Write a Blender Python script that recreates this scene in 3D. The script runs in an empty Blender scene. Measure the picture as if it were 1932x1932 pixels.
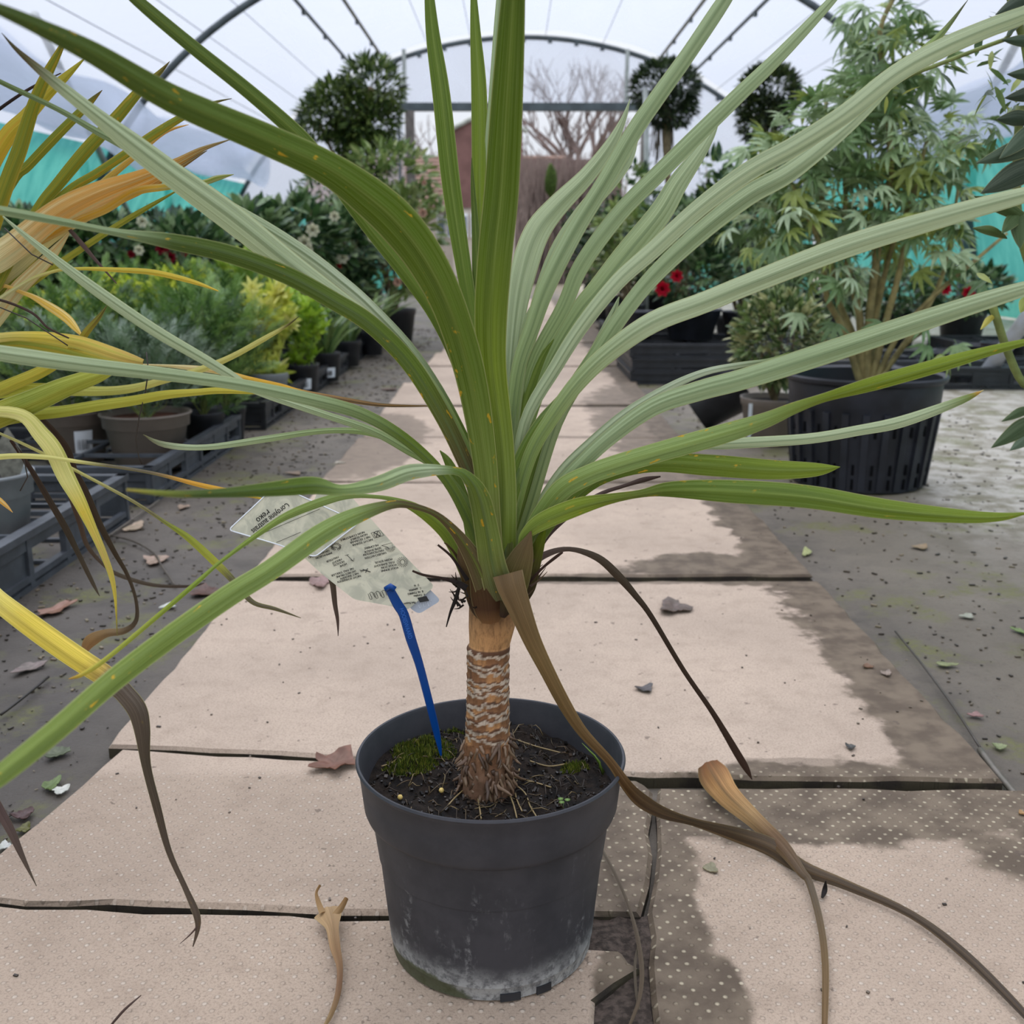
import bpy, bmesh, math, random
import numpy as np
from mathutils import Vector, Matrix, noise as mnoise

random.seed(7)
SC = bpy.context.scene
COL = SC.collection

# ------------------------------------------------------------------ camera
CAMH = 0.524
PITCH = math.atan(491 / 2000.0)
FPX = 2000.0
cam_d = bpy.data.cameras.new('camera')
cam = bpy.data.objects.new('camera', cam_d)
COL.objects.link(cam)
cam.location = (0, 0, CAMH)
cam.rotation_euler = (math.pi / 2 - PITCH, 0, 0)
cam_d.sensor_width = 36.0
cam_d.lens = 36.0 * FPX / 1932.0
cam_d.clip_start = 0.02
cam_d.clip_end = 300
cam_d.dof.use_dof = True
cam_d.dof.focus_distance = 0.80
cam_d.dof.aperture_fstop = 13.0
SC.camera = cam

# ------------------------------------------------------------------ sky: overcast, brighter overhead
w = bpy.data.worlds.new('overcast_sky')
SC.world = w
w.use_nodes = True
nt = w.node_tree
nt.nodes.clear()
o_ = nt.nodes.new('ShaderNodeOutputWorld')
bg = nt.nodes.new('ShaderNodeBackground')
tc = nt.nodes.new('ShaderNodeTexCoord')
sx = nt.nodes.new('ShaderNodeSeparateXYZ')
nt.links.new(tc.outputs['Generated'], sx.inputs[0])
mx = nt.nodes.new('ShaderNodeMath'); mx.operation = 'MAXIMUM'; mx.inputs[1].default_value = 0.0
nt.links.new(sx.outputs['Z'], mx.inputs[0])
ma = nt.nodes.new('ShaderNodeMath'); ma.operation = 'MULTIPLY_ADD'
ma.inputs[1].default_value = 2.0; ma.inputs[2].default_value = 1.0
nt.links.new(mx.outputs[0], ma.inputs[0])
bg.inputs['Color'].default_value = (0.885, 0.925, 1.0, 1)
ms = nt.nodes.new('ShaderNodeMath'); ms.operation = 'MULTIPLY'; ms.inputs[1].default_value = 0.775
nt.links.new(ma.outputs[0], ms.inputs[0])
nt.links.new(ms.outputs[0], bg.inputs['Strength'])
nt.links.new(bg.outputs[0], o_.inputs[0])
# the sun behind the cloud layer: very soft, high
sun_d = bpy.data.lights.new('veiled_sun', 'SUN')
sun_d.energy = 2.15
sun_d.angle = math.radians(70)
sun_d.color = (1.0, 0.95, 0.88)
sun = bpy.data.objects.new('veiled_sun', sun_d)
COL.objects.link(sun)
sun.rotation_euler = (math.radians(-22), math.radians(-12), 0)

SC.view_settings.view_transform = 'Standard'
SC.view_settings.look = 'None'
SC.view_settings.gamma = 1.0
SC.view_settings.use_curve_mapping = False
SC.view_settings.exposure = 0.0
SC.cycles.max_bounces = 8
SC.cycles.transparent_max_bounces = 16
SC.cycles.transmission_bounces = 6
SC.cycles.diffuse_bounces = 4

# ------------------------------------------------------------------ pixel helpers (1932 frame)
CP, SP = math.cos(PITCH), math.sin(PITCH)

def ray(px, py):
    u = (px - 966) / FPX; v = (py - 966) / FPX
    return u, CP - v * SP, SP + v * CP

def P(px, py, Y):
    u, f, d = ray(px, py)
    k = Y / f
    return Vector((u * k, Y, CAMH - d * k))

def G(px, py, h=0.0):
    u, f, d = ray(px, py)
    k = (CAMH - h) / d
    return Vector((u * k, f * k, h))

def D(px, py, depth):
    u, f, d = ray(px, py)
    return Vector((u * depth, f * depth, CAMH - d * depth))

def depth_of(p):
    return p.y * CP + (CAMH - p.z) * SP

def pxX(px, Y):           # lateral position of a far upright thing
    return (px - 966) / FPX * Y / 1.02
def pyZ(py, Y):
    return P(966, py, Y).z

# ------------------------------------------------------------------ colour
def lin(c):
    out = []
    for v in c[:3]:
        v = v / 255.0
        out.append(v / 12.92 if v <= 0.04045 else ((v + 0.055) / 1.055) ** 2.4)
    return tuple(out)

# ------------------------------------------------------------------ objects
def tag(o, label=None, cat=None, group=None, kind=None):
    if label: o['label'] = label
    if cat: o['category'] = cat
    if group: o['group'] = group
    if kind: o['kind'] = kind
    return o

def empty(name, loc=(0, 0, 0), rz=0.0, parent=None):
    o = bpy.data.objects.new(name, None)
    o.empty_display_size = 0.05
    COL.objects.link(o)
    o.location = loc
    o.rotation_euler = (0, 0, rz)
    if parent: o.parent = parent
    return o

class MB:
    """collects vertices and faces, optional vertex colours and uvs"""
    def __init__(s):
        s.v = []; s.f = []; s.c = []; s.uv = []
    def add(s, vs, fs, col=None, uvs=None):
        b = len(s.v)
        s.v.extend([tuple(p) for p in vs])
        s.f.extend([tuple(i + b for i in f) for f in fs])
        if col is not None:
            if len(col) and isinstance(col[0], (tuple, list)): s.c.extend(col)
            else: s.c.extend([tuple(col)] * len(vs))
        if uvs is not None: s.uv.extend(uvs)
        return s
    def box(s, c, size, col=None, rot=None):
        x, y, z = [q / 2 for q in size]
        vs = [Vector((a, b, d)) for a in (-x, x) for b in (-y, y) for d in (-z, z)]
        if rot is not None: vs = [rot @ q for q in vs]
        vs = [q + Vector(c) for q in vs]
        fs = [(0, 1, 3, 2), (4, 6, 7, 5), (0, 4, 5, 1), (2, 3, 7, 6), (0, 2, 6, 4), (1, 5, 7, 3)]
        return s.add(vs, fs, col)
    def tube(s, pts, rads, n=8, col=None, cap=True):
        pts = [Vector(p) for p in pts]
        if not isinstance(rads, (list, tuple)): rads = [rads] * len(pts)
        vs = []; fs = []
        ref = None
        for i, p in enumerate(pts):
            t = (pts[min(i + 1, len(pts) - 1)] - pts[max(i - 1, 0)])
            if t.length < 1e-9: t = Vector((0, 0, 1))
            t.normalize()
            if ref is None:
                ref = t.orthogonal().normalized()
            a = (ref - t * ref.dot(t))
            if a.length < 1e-6: a = t.orthogonal()
            a.normalize(); ref = a
            b = t.cross(a)
            for k in range(n):
                an = 2 * math.pi * k / n
                vs.append(p + (a * math.cos(an) + b * math.sin(an)) * rads[i])
        for i in range(len(pts) - 1):
            for k in range(n):
                k2 = (k + 1) % n
                fs.append((i * n + k, i * n + k2, (i + 1) * n + k2, (i + 1) * n + k))
        if cap:
            fs.append(tuple(reversed(range(n))))
            fs.append(tuple(range((len(pts) - 1) * n, len(pts) * n)))
        return s.add(vs, fs, col)
    def lathe(s, prof, n=48, center=(0, 0, 0), close=True, col=None, wob=0.0):
        vs = []; fs = []
        cx, cy, cz = center
        for r, z in prof:
            for k in range(n):
                a = 2 * math.pi * k / n
                rr = r * (1 + wob * math.sin(3 * a + z * 40))
                vs.append((cx + rr * math.cos(a), cy + rr * math.sin(a), cz + z))
        m = len(prof)
        for i in range(m - 1):
            for k in range(n):
                k2 = (k + 1) % n
                fs.append((i * n + k, i * n + k2, (i + 1) * n + k2, (i + 1) * n + k))
        if close:
            fs.append(tuple(reversed(range(n))))
            fs.append(tuple(range((m - 1) * n, m * n)))
        return s.add(vs, fs, col)
    def mesh(s, name):
        me = bpy.data.meshes.new(name)
        me.from_pydata(s.v, [], s.f)
        if s.c:
            ca = me.color_attributes.new('Col', 'FLOAT_COLOR', 'POINT')
            arr = np.ones((len(s.v), 4), dtype=np.float32)
            cc = np.array([tuple(c) if len(c) == 4 else tuple(c) + (0.0,) for c in s.c], dtype=np.float32)
            arr[:len(cc)] = cc
            ca.data.foreach_set('color', arr.ravel())
        if s.uv:
            ul = me.uv_layers.new(name='UVMap')
            idx = np.zeros(len(me.loops), dtype=np.int32)
            me.loops.foreach_get('vertex_index', idx)
            uv = np.array(s.uv, dtype=np.float32)[idx]
            ul.data.foreach_set('uv', uv.ravel())
        me.update()
        return me
    def build(s, name, mat, parent=None, smooth=True, loc=None):
        me = s.mesh(name)
        if mat: me.materials.append(mat)
        if smooth: me.polygons.foreach_set('use_smooth', [True] * len(me.polygons))
        o = bpy.data.objects.new(name, me)
        COL.objects.link(o)
        if parent: o.parent = parent
        if loc: o.location = loc
        return o

def inst(name, me, parent=None, mtx=None):
    o = bpy.data.objects.new(name, me)
    COL.objects.link(o)
    if parent: o.parent = parent
    if mtx is not None: o.matrix_local = mtx
    return o

def sharp(o, ang=35):
    """auto-smooth by angle on a smooth-shaded object"""
    me = o.data
    bm = bmesh.new(); bm.from_mesh(me)
    lim = math.radians(ang)
    for e in bm.edges:
        if len(e.link_faces) == 2:
            e.smooth = e.calc_face_angle(0) < lim
    bm.to_mesh(me); bm.free()
    return o

# ------------------------------------------------------------------ materials
def new_mat(name):
    m = bpy.data.materials.new(name)
    m.use_nodes = True
    nt = m.node_tree
    nt.nodes.clear()
    out = nt.nodes.new('ShaderNodeOutputMaterial')
    return m, nt, out

class N:
    def __init__(s, nt): s.nt = nt
    def n(s, t, **kw):
        nd = s.nt.nodes.new(t)
        for k, v in kw.items():
            setattr(nd, k, v)
        return nd
    def l(s, a, b): s.nt.links.new(a, b)
    def val(s, sock, v):
        if hasattr(v, 'is_linked') or isinstance(v, bpy.types.NodeSocket): s.l(v, sock)
        else: sock.default_value = v
    def math(s, op, a, b=None, c=None, clamp=False):
        nd = s.n('ShaderNodeMath', operation=op); nd.use_clamp = clamp
        s.val(nd.inputs[0], a)
        if b is not None: s.val(nd.inputs[1], b)
        if c is not None: s.val(nd.inputs[2], c)
        return nd.outputs[0]
    def noise(s, vec, scale, detail=3, rough=0.55, dist=0.0):
        nd = s.n('ShaderNodeTexNoise')
        if vec is not None: s.l(vec, nd.inputs['Vector'])
        nd.inputs['Scale'].default_value = scale
        nd.inputs['Detail'].default_value = detail
        nd.inputs['Roughness'].default_value = rough
        nd.inputs['Distortion'].default_value = dist
        return nd.outputs[0]
    def ramp(s, fac, lo, hi):
        nd = s.n('ShaderNodeMapRange'); nd.clamp = True
        nd.interpolation_type = 'SMOOTHSTEP'
        s.val(nd.inputs['Value'], fac)
        nd.inputs['From Min'].default_value = lo; nd.inputs['From Max'].default_value = hi
        return nd.outputs[0]
    def mix(s, fac, a, b, blend='MIX'):
        nd = s.n('ShaderNodeMix', data_type='RGBA', blend_type=blend)
        s.val(nd.inputs[0], fac)
        for sock, v in ((nd.inputs[6], a), (nd.inputs[7], b)):
            if isinstance(v, bpy.types.NodeSocket): s.l(v, sock)
            else: sock.default_value = tuple(v[:3]) + (1,)
        return nd.outputs[2]
    def pos(s):
        return s.n('ShaderNodeNewGeometry').outputs['Position']
    def obj(s):
        return s.n('ShaderNodeTexCoord').outputs['Object']
    def xyz(s, v):
        nd = s.n('ShaderNodeSeparateXYZ'); s.l(v, nd.inputs[0]); return nd.outputs
    def mapping(s, v, scale=(1, 1, 1), loc=(0, 0, 0)):
        nd = s.n('ShaderNodeMapping'); s.l(v, nd.inputs[0])
        nd.inputs['Scale'].default_value = scale; nd.inputs['Location'].default_value = loc
        return nd.outputs[0]
    def bump(s, h, strength=0.5, dist=0.002):
        nd = s.n('ShaderNodeBump'); s.l(h, nd.inputs['Height'])
        nd.inputs['Strength'].default_value = strength; nd.inputs['Distance'].default_value = dist
        return nd.outputs[0]
    def bsdf(s, color, rough=0.6, spec=0.5, normal=None, metal=0.0):
        nd = s.n('ShaderNodeBsdfPrincipled')
        s.val(nd.inputs['Base Color'], color if isinstance(color, bpy.types.NodeSocket) else tuple(color[:3]) + (1,))
        s.val(nd.inputs['Roughness'], rough)
        nd.inputs['Specular IOR Level'].default_value = spec
        nd.inputs['Metallic'].default_value = metal
        if normal is not None: s.l(normal, nd.inputs['Normal'])
        return nd

_M = {}
def mat(name, c, rough=0.6, spec=0.4, var=0.15, scale=20, bump=0.0, c2=None, metal=0.0, space='obj'):
    """plain procedural material: two tones mixed by noise"""
    if name in _M: return _M[name]
    m, nt, out = new_mat(name)
    g = N(nt)
    v = g.obj() if space == 'obj' else g.pos()
    nz = g.noise(v, scale, 4)
    a = lin(c)
    b = lin(c2) if c2 else tuple(x * (1 - var) for x in a)
    a2 = a if c2 else tuple(min(1, x * (1 + var)) for x in a)
    cc = g.mix(g.ramp(nz, 0.35, 0.65), a2, b)
    nrm = None
    if bump: nrm = g.bump(g.noise(v, scale * 3, 4), bump, 0.002)
    bs = g.bsdf(cc, rough, spec, nrm, metal)
    g.l(bs.outputs[0], out.inputs[0])
    _M[name] = m
    return m

# long strap leaves: colour from the vertex attribute, veins and spots from the uv map
def make_strap_mat(dry=False):
    m, nt, out = new_mat('dry_strap_leaf' if dry else 'strap_leaf')
    g = N(nt)
    at = g.n('ShaderNodeAttribute'); at.attribute_name = 'Col'
    uv = g.n('ShaderNodeUVMap').outputs[0]
    stri = g.noise(g.mapping(uv, (5.0, 55.0, 1)), 1.0, 3, 0.6)
    stri2 = g.noise(g.mapping(uv, (14.0, 130.0, 1)), 1.0, 2)
    st = g.math('ADD', g.math('MULTIPLY', stri, 0.6), g.math('MULTIPLY', stri2, 0.4))
    f = g.ramp(st, 0.38, 0.62)
    dark = g.mix(1.0, at.outputs['Color'], (0.66, 0.69, 0.56), 'MULTIPLY')
    lite = g.mix(0.10, at.outputs['Color'], (0.85, 0.9, 0.6))
    c = g.mix(f, dark, lite)
    if dry:
        c = g.mix(g.ramp(st, 0.36, 0.64), g.mix(1.0, at.outputs['Color'], (0.52, 0.47, 0.42), 'MULTIPLY'), at.outputs['Color'])
    x = g.xyz(uv)
    e = g.math('ABSOLUTE', g.math('SUBTRACT', x['Y'], 0.5))
    edge = g.ramp(e, 0.455, 0.495)
    c = g.mix(g.math('MULTIPLY', edge, 0.15 if dry else 0.5), c, lin((205, 200, 140)))
    spn = g.noise(g.mapping(uv, (75.0, 3.6, 1), (3, 1, 0)), 1.0, 3)
    spf = g.math('MULTIPLY', g.ramp(spn, 0.645, 0.70), at.outputs['Alpha'])
    c = g.mix(spf, c, lin((225, 180, 50)))
    spf2 = g.math('MULTIPLY', g.ramp(spn, 0.73, 0.76), at.outputs['Alpha'])
    c = g.mix(spf2, c, lin((110, 60, 25)))
    nrm = g.bump(st, 0.5, 0.0008)
    bs = g.bsdf(c, 0.5, 0.22, nrm)
    tr = g.n('ShaderNodeBsdfTranslucent')
    g.l(c, tr.inputs[0])
    mxs = g.n('ShaderNodeMixShader'); mxs.inputs[0].default_value = 0.30
    g.l(bs.outputs[0], mxs.inputs[1]); g.l(tr.outputs[0], mxs.inputs[2])
    g.l(mxs.outputs[0], out.inputs[0])
    return m
STRAP = make_strap_mat()
DRYL = make_strap_mat(True)

def make_foliage_mat(name='foliage', rough=0.42, tl=0.25):
    m, nt, out = new_mat(name)
    g = N(nt)
    at = g.n('ShaderNodeAttribute'); at.attribute_name = 'Col'
    nz = g.noise(g.pos(), 60, 2)
    c = g.mix(g.ramp(nz, 0.3, 0.7), at.outputs['Color'], g.mix(1.0, at.outputs['Color'], (0.72, 0.76, 0.7), 'MULTIPLY'))
    bs = g.bsdf(c, rough, 0.5)
    tr = g.n('ShaderNodeBsdfTranslucent'); g.l(c, tr.inputs[0])
    mxs = g.n('ShaderNodeMixShader'); mxs.inputs[0].default_value = tl
    g.l(bs.outputs[0], mxs.inputs[1]); g.l(tr.outputs[0], mxs.inputs[2])
    g.l(mxs.outputs[0], out.inputs[0])
    return m
FOL = make_foliage_mat()

def make_slab_mat():
    m, nt, out = new_mat('concrete_slab')
    g = N(nt)
    p = g.pos(); x = g.xyz(p)
    ob = g.n('ShaderNodeObjectInfo').outputs['Random']
    big = g.noise(p, 3.0, 4); mid = g.noise(p, 28.0, 5); fine = g.noise(p, 420.0, 4, 0.7); grit = g.noise(p, 900.0, 2)
    c = g.mix(g.ramp(big, 0.3, 0.7), lin((197, 175, 155)), lin((176, 156, 138)))
    c = g.mix(g.math('MULTIPLY', g.ramp(mid, 0.45, 0.75), 0.40), c, lin((152, 132, 114)))
    c = g.mix(g.math('MULTIPLY', g.ramp(fine, 0.48, 0.66), 0.50), c, lin((126, 108, 94)))
    c = g.mix(g.math('MULTIPLY', g.ramp(ob, 0.0, 1.0), 0.22), c, lin((150, 134, 120)))
    fr_ = g.math('SUBTRACT', 1.0, g.ramp(x['Y'], 0.985, 1.012))
    c = g.mix(g.math('MULTIPLY', fr_, 0.9), c, g.mix(1.0, c, (0.84, 0.83, 0.81), 'MULTIPLY'))
    grn = g.noise(p, 700.0, 3, 0.7)
    c = g.mix(g.math('MULTIPLY', g.ramp(grn, 0.5, 0.68), 0.3), c, lin((104, 88, 76)))
    # small raised dots of the textured front slabs (fine relief)
    dx = g.math('SUBTRACT', g.math('FRACT', g.math('MULTIPLY', g.math('ADD', x['X'], x['Y']), 68.0)), 0.5)
    dy = g.math('SUBTRACT', g.math('FRACT', g.math('MULTIPLY', g.math('SUBTRACT', x['X'], x['Y']), 68.0)), 0.5)
    r = g.math('SQRT', g.math('ADD', g.math('MULTIPLY', dx, dx), g.math('MULTIPLY', dy, dy)))
    dot = g.math('SUBTRACT', 1.0, g.ramp(r, 0.10, 0.24))
    front = g.math('SUBTRACT', 1.0, g.ramp(x['Y'], 1.000, 1.012))
    dotn = g.ramp(g.noise(p, 38.0, 4, 0.7), 0.42, 0.60)
    dotm = g.math('MULTIPLY', g.math('MULTIPLY', dot, front), g.math('MULTIPLY_ADD', dotn, 0.85, 0.15))
    # damp earth stains with shapes of their own
    wn = g.noise(p, 5.5, 5, 0.6); wn2 = g.noise(p, 22.0, 4, 0.6)
    warp = g.math('ADD', g.math('MULTIPLY', g.math('SUBTRACT', wn, 0.5), 0.62), g.math('MULTIPLY', g.math('SUBTRACT', wn2, 0.5), 0.22))
    def blob(cx, cy, rx, ry, s=1.0):
        a = g.math('DIVIDE', g.math('SUBTRACT', x['X'], cx), rx); b = g.math('DIVIDE', g.math('SUBTRACT', x['Y'], cy), ry)
        d = g.math('SQRT', g.math('ADD', g.math('MULTIPLY', a, a), g.math('MULTIPLY', b, b)))
        return g.math('MULTIPLY', g.math('SUBTRACT', 1.0, g.ramp(g.math('ADD', d, g.math('MULTIPLY', warp, 1.9)), 0.84, 1.04)), s)
    edge = g.ramp(g.math('ADD', x['X'], g.math('MULTIPLY', warp, 0.24)), 0.408, 0.428)
    edge = g.math('MULTIPLY', edge, g.ramp(x['Y'], 0.995, 1.01))
    st = edge
    for b in (blob(0.36, 0.945, 0.35, 0.085), blob(0.60, 0.86, 0.22, 0.10), blob(0.115, 0.66, 0.055, 0.075), blob(0.115, 0.82, 0.05, 0.16),
              blob(0.40, 1.72, 0.22, 0.10), blob(0.36, 2.45, 0.3, 0.12, 0.8), blob(0.18, 1.665, 0.5, 0.03, 0.8),
              blob(0.14, 2.42, 0.5, 0.03, 0.8), blob(-0.40, 3.0, 0.16, 0.6, 0.7), blob(0.1, 3.05, 0.5, 0.03, 0.7), blob(0.45, 3.4, 0.2, 0.9, 0.8),
              blob(0.30, 1.02, 0.07, 0.012, 0.5)):
        st = g.math('MAXIMUM', st, b)
    sc_ = g.mix(g.ramp(mid, 0.35, 0.65), lin((88, 74, 60)), lin((114, 99, 82)))
    sc_ = g.mix(g.math('MULTIPLY', dotm, 0.8), sc_, lin((186, 172, 146)))
    c = g.mix(g.math('MULTIPLY', dotm, 0.30), c, lin((225, 212, 196)))
    c = g.mix(st, c, sc_)
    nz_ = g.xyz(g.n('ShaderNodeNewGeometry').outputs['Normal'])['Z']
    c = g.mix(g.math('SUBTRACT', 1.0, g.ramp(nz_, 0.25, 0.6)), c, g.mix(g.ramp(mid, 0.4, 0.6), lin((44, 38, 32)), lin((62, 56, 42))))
    spk = g.ramp(g.noise(p, 45.0, 3, 0.7), 0.67, 0.70)
    c = g.mix(g.math('MULTIPLY', spk, 0.55), c, lin((80, 66, 58)))
    h = g.math('ADD', g.math('MULTIPLY', fine, 0.5), g.math('ADD', g.math('MULTIPLY', g.math('MULTIPLY', dot, front), 1.3), g.math('MULTIPLY', mid, 0.6)))
    nrm = g.bump(h, 0.55, 0.0022)
    bs = g.bsdf(c, g.math('MULTIPLY_ADD', st, -0.18, 0.85), 0.3, nrm)
    g.l(bs.outputs[0], out.inputs[0])
    return m
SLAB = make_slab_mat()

def make_dirt_mat():
    m, nt, out = new_mat('trodden_dirt')
    g = N(nt)
    p = g.pos(); x = g.xyz(p)
    big = g.noise(p, 2.2, 4); mid = g.noise(p, 14.0, 5, 0.65); fine = g.noise(p, 130.0, 4, 0.7)
    c = g.mix(g.ramp(big, 0.35, 0.65), lin((108, 98, 86)), lin((84, 76, 66)))
    c = g.mix(g.math('MULTIPLY', g.ramp(mid, 0.45, 0.7), 0.6), c, lin((66, 60, 54)))
    left = g.math('SUBTRACT', 1.0, g.ramp(g.math('ADD', x['X'], g.math('MULTIPLY', mid, 0.1)), -0.5, -0.3))
    nearl = g.math('MULTIPLY', left, g.math('SUBTRACT', 1.0, g.ramp(x['Y'], 1.2, 3.5)))
    c = g.mix(g.math('MULTIPLY', nearl, 0.6), c, lin((60, 54, 50)))
    right = g.math('MULTIPLY', g.ramp(g.math('ADD', x['X'], g.math('MULTIPLY', big, 0.8)), 1.15, 1.5), g.ramp(x['Y'], 1.5, 2.3))
    pale = g.mix(g.ramp(mid, 0.38, 0.62), lin((178, 170, 158)), g.mix(g.ramp(big, 0.4, 0.6), lin((142, 134, 118)), lin((120, 112, 90))))
    c = g.mix(right, c, pale)
    rt = g.math('MULTIPLY', g.ramp(x['X'], 0.5, 0.7), g.math('SUBTRACT', 1.0, right))
    c = g.mix(g.math('MULTIPLY', rt, 0.40), c, lin((128, 117, 100)))
    mossn = g.noise(p, 4.5, 5, 0.7)
    moss = g.math('MULTIPLY', g.ramp(mossn, 0.52, 0.64), g.math('MULTIPLY_ADD', g.ramp(fine, 0.4, 0.6), 0.5, 0.3))
    c = g.mix(moss, c, lin((98, 98, 44)))
    c = g.mix(g.math('MULTIPLY', g.ramp(fine, 0.55, 0.75), 0.45), c, lin((58, 52, 46)))
    nrm = g.bump(g.math('ADD', mid, g.math('MULTIPLY', fine, 0.5)), 0.7, 0.006)
    bs = g.bsdf(c, g.math('MULTIPLY_ADD', mid, 0.4, 0.45), 0.4, nrm)
    g.l(bs.outputs[0], out.inputs[0])
    return m
DIRT = make_dirt_mat()

def make_film_mat(name, trans, col=(0.80, 0.82, 0.86), wr=1.0):
    m, nt, out = new_mat(name)
    g = N(nt)
    tp = g.n('ShaderNodeBsdfTransparent'); tp.inputs[0].default_value = (0.84, 0.88, 0.97, 1)
    tl = g.n('ShaderNodeBsdfTranslucent'); tl.inputs[0].default_value = col + (1,)
    df = g.n('ShaderNodeBsdfDiffuse'); df.inputs[0].default_value = (0.6, 0.62, 0.66, 1)
    v = g.mapping(g.pos(), (1.2, 0.25, 1.2))
    nz = g.noise(v, 1.6 * wr, 4, 0.6, 0.8)
    a = g.n('ShaderNodeMixShader'); a.inputs[0].default_value = 0.25
    g.l(tl.outputs[0], a.inputs[1]); g.l(df.outputs[0], a.inputs[2])
    b = g.n('ShaderNodeMixShader')
    g.l(g.math('MULTIPLY_ADD', g.ramp(nz, 0.3, 0.7), 0.14, 1 - trans - 0.07), b.inputs[0])
    g.l(tp.outputs[0], b.inputs[1]); g.l(a.outputs[0], b.inputs[2])
    g.l(b.outputs[0], out.inputs[0])
    return m
FILM = make_film_mat('clear_film', 0.66, (0.58, 0.60, 0.66))
ROLL = make_film_mat('rolled_film', 0.34, (0.70, 0.73, 0.78), 3)

def make_net_mat():
    m, nt, out = new_mat('teal_netting')
    g = N(nt)
    tp = g.n('ShaderNodeBsdfTransparent'); tp.inputs[0].default_value = (0.35, 0.80, 0.74, 1)
    nz = g.noise(g.mapping(g.pos(), (3, 3, 0.8)), 2.0, 4)
    c = g.mix(g.ramp(nz, 0.35, 0.65), lin((84, 172, 158)), lin((46, 144, 134)))
    tl = g.n('ShaderNodeBsdfTranslucent'); g.l(c, tl.inputs[0])
    df = g.n('ShaderNodeBsdfDiffuse'); g.l(c, df.inputs[0])
    a = g.n('ShaderNodeMixShader'); a.inputs[0].default_value = 0.35
    g.l(tl.outputs[0], a.inputs[1]); g.l(df.outputs[0], a.inputs[2])
    b = g.n('ShaderNodeMixShader'); b.inputs[0].default_value = 0.78
    g.l(tp.outputs[0], b.inputs[1]); g.l(a.outputs[0], b.inputs[2])
    g.l(b.outputs[0], out.inputs[0])
    return m
NET = make_net_mat()

STEEL = mat('painted_steel', (74, 82, 84), 0.5, 0.5, 0.2, 8)
STEELP = mat('pale_steel', (160, 164, 158), 0.5, 0.5, 0.2, 8)
BLACKP = mat('black_plastic', (34, 35, 39), 0.45, 0.5, 0.25, 25)
GREYP = mat('grey_tray_plastic', (66, 69, 74), 0.5, 0.5, 0.2, 25, 0.1)
NAVYP = mat('dark_pot_plastic', (32, 34, 41), 0.5, 0.45, 0.35, 14, 0.1)
TAUPE = mat('taupe_plastic', (126, 114, 104), 0.55, 0.4, 0.08, 12)
LGREY = mat('light_grey_plastic', (128, 131, 132), 0.5, 0.45, 0.15, 15)
SOILM = mat('potting_soil', (38, 30, 24), 0.9, 0.2, 0.3, 120, 0.9, c2=(18, 14, 12))
SOILR = mat('reddish_soil', (112, 74, 58), 0.9, 0.2, 0.3, 90, 0.9, c2=(80, 52, 42))
WHITEL = mat('paper_label', (225, 228, 232), 0.5, 0.4, 0.04, 40)
BARK = mat('brown_stem', (120, 104, 78), 0.8, 0.3, 0.3, 60, 0.5)
CANE = mat('olive_stem', (140, 128, 84), 0.7, 0.3, 0.25, 40, 0.4)
GSTEM = mat('green_stem', (112, 122, 66), 0.6, 0.3, 0.25, 40, 0.3)
DRYM = None
# ================================================================== SETTING
YE = 14.0            # far end of the tunnel
TA, TB, TX = 3.95, 3.125, 0.14   # hoop half width, height, centre
SIDEZ = 1.30

def hoop_pt(a, y, k=1.0):
    return Vector((TX + TA * k * math.sin(a), y, TB * k * math.cos(a)))

# ---- ground
mb = MB()
mb.add([(-7, -1.5, -0.014), (7, -1.5, -0.014), (7, 34, -0.014), (-7, 34, -0.014),
        (-7, -1.5, -0.3), (7, -1.5, -0.3), (7, 34, -0.3), (-7, 34, -0.3)],
       [(0, 1, 2, 3), (7, 6, 5, 4), (0, 4, 5, 1), (1, 5, 6, 2), (2, 6, 7, 3), (3, 7, 4, 0)])
floor = mb.build('floor', DIRT, smooth=False)
tag(floor, 'grey brown trodden dirt floor of the polytunnel with mossy patches', kind='structure')

# ---- paving slabs, each with its own irregular edge
def slab(poly, z=0.0, th=0.05, jit=0.003, seed=0, label=None):
    rnd = random.Random(seed)
    pts = []
    n = len(poly)
    for i in range(n):
        a = Vector(poly[i] + (0,)); b = Vector(poly[(i + 1) % n] + (0,))
        L = (b - a).length; m = max(2, int(L / 0.035))
        d = (b - a).normalized(); nn = Vector((d.y, -d.x, 0))
        for k in range(m):
            t = k / m
            q = a.lerp(b, t)
            if k > 0: q = q + nn * rnd.uniform(-jit, jit)
            pts.append(q)
    cx = sum(p.x for p in pts) / len(pts); cy = sum(p.y for p in pts) / len(pts)
    m = len(pts)
    bev = 0.004
    vs = []; fs = []
    def ring(off, zz):
        for p in pts:
            d = Vector((cx - p.x, cy - p.y, 0)); d.normalize()
            q = p + d * off
            vs.append((q.x, q.y, zz))
    ring(0, z - th); ring(0, z - bev); ring(bev, z)
    for r in range(2):
        for k in range(m):
            k2 = (k + 1) % m
            fs.append((r * m + k, r * m + k2, (r + 1) * m + k2, (r + 1) * m + k))
    fs.append(tuple(range(2 * m, 3 * m)))
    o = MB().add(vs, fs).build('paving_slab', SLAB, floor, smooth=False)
    if label: tag(o, label)
    return o
XL, XR = -0.445, 0.50
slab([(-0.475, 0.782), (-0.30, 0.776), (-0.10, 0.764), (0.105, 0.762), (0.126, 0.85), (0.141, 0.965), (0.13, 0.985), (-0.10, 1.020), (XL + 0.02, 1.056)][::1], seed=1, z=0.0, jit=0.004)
slab([(-0.62, 0.20), (0.055, 0.20), (0.06, 0.66), (0.098, 0.695), (0.085, 0.715), (0.03, 0.72), (0.0, 0.752), (-0.10, 0.755), (-0.30, 0.764), (-0.40, 0.770), (-0.62, 0.795)], seed=2, jit=0.004)
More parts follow.
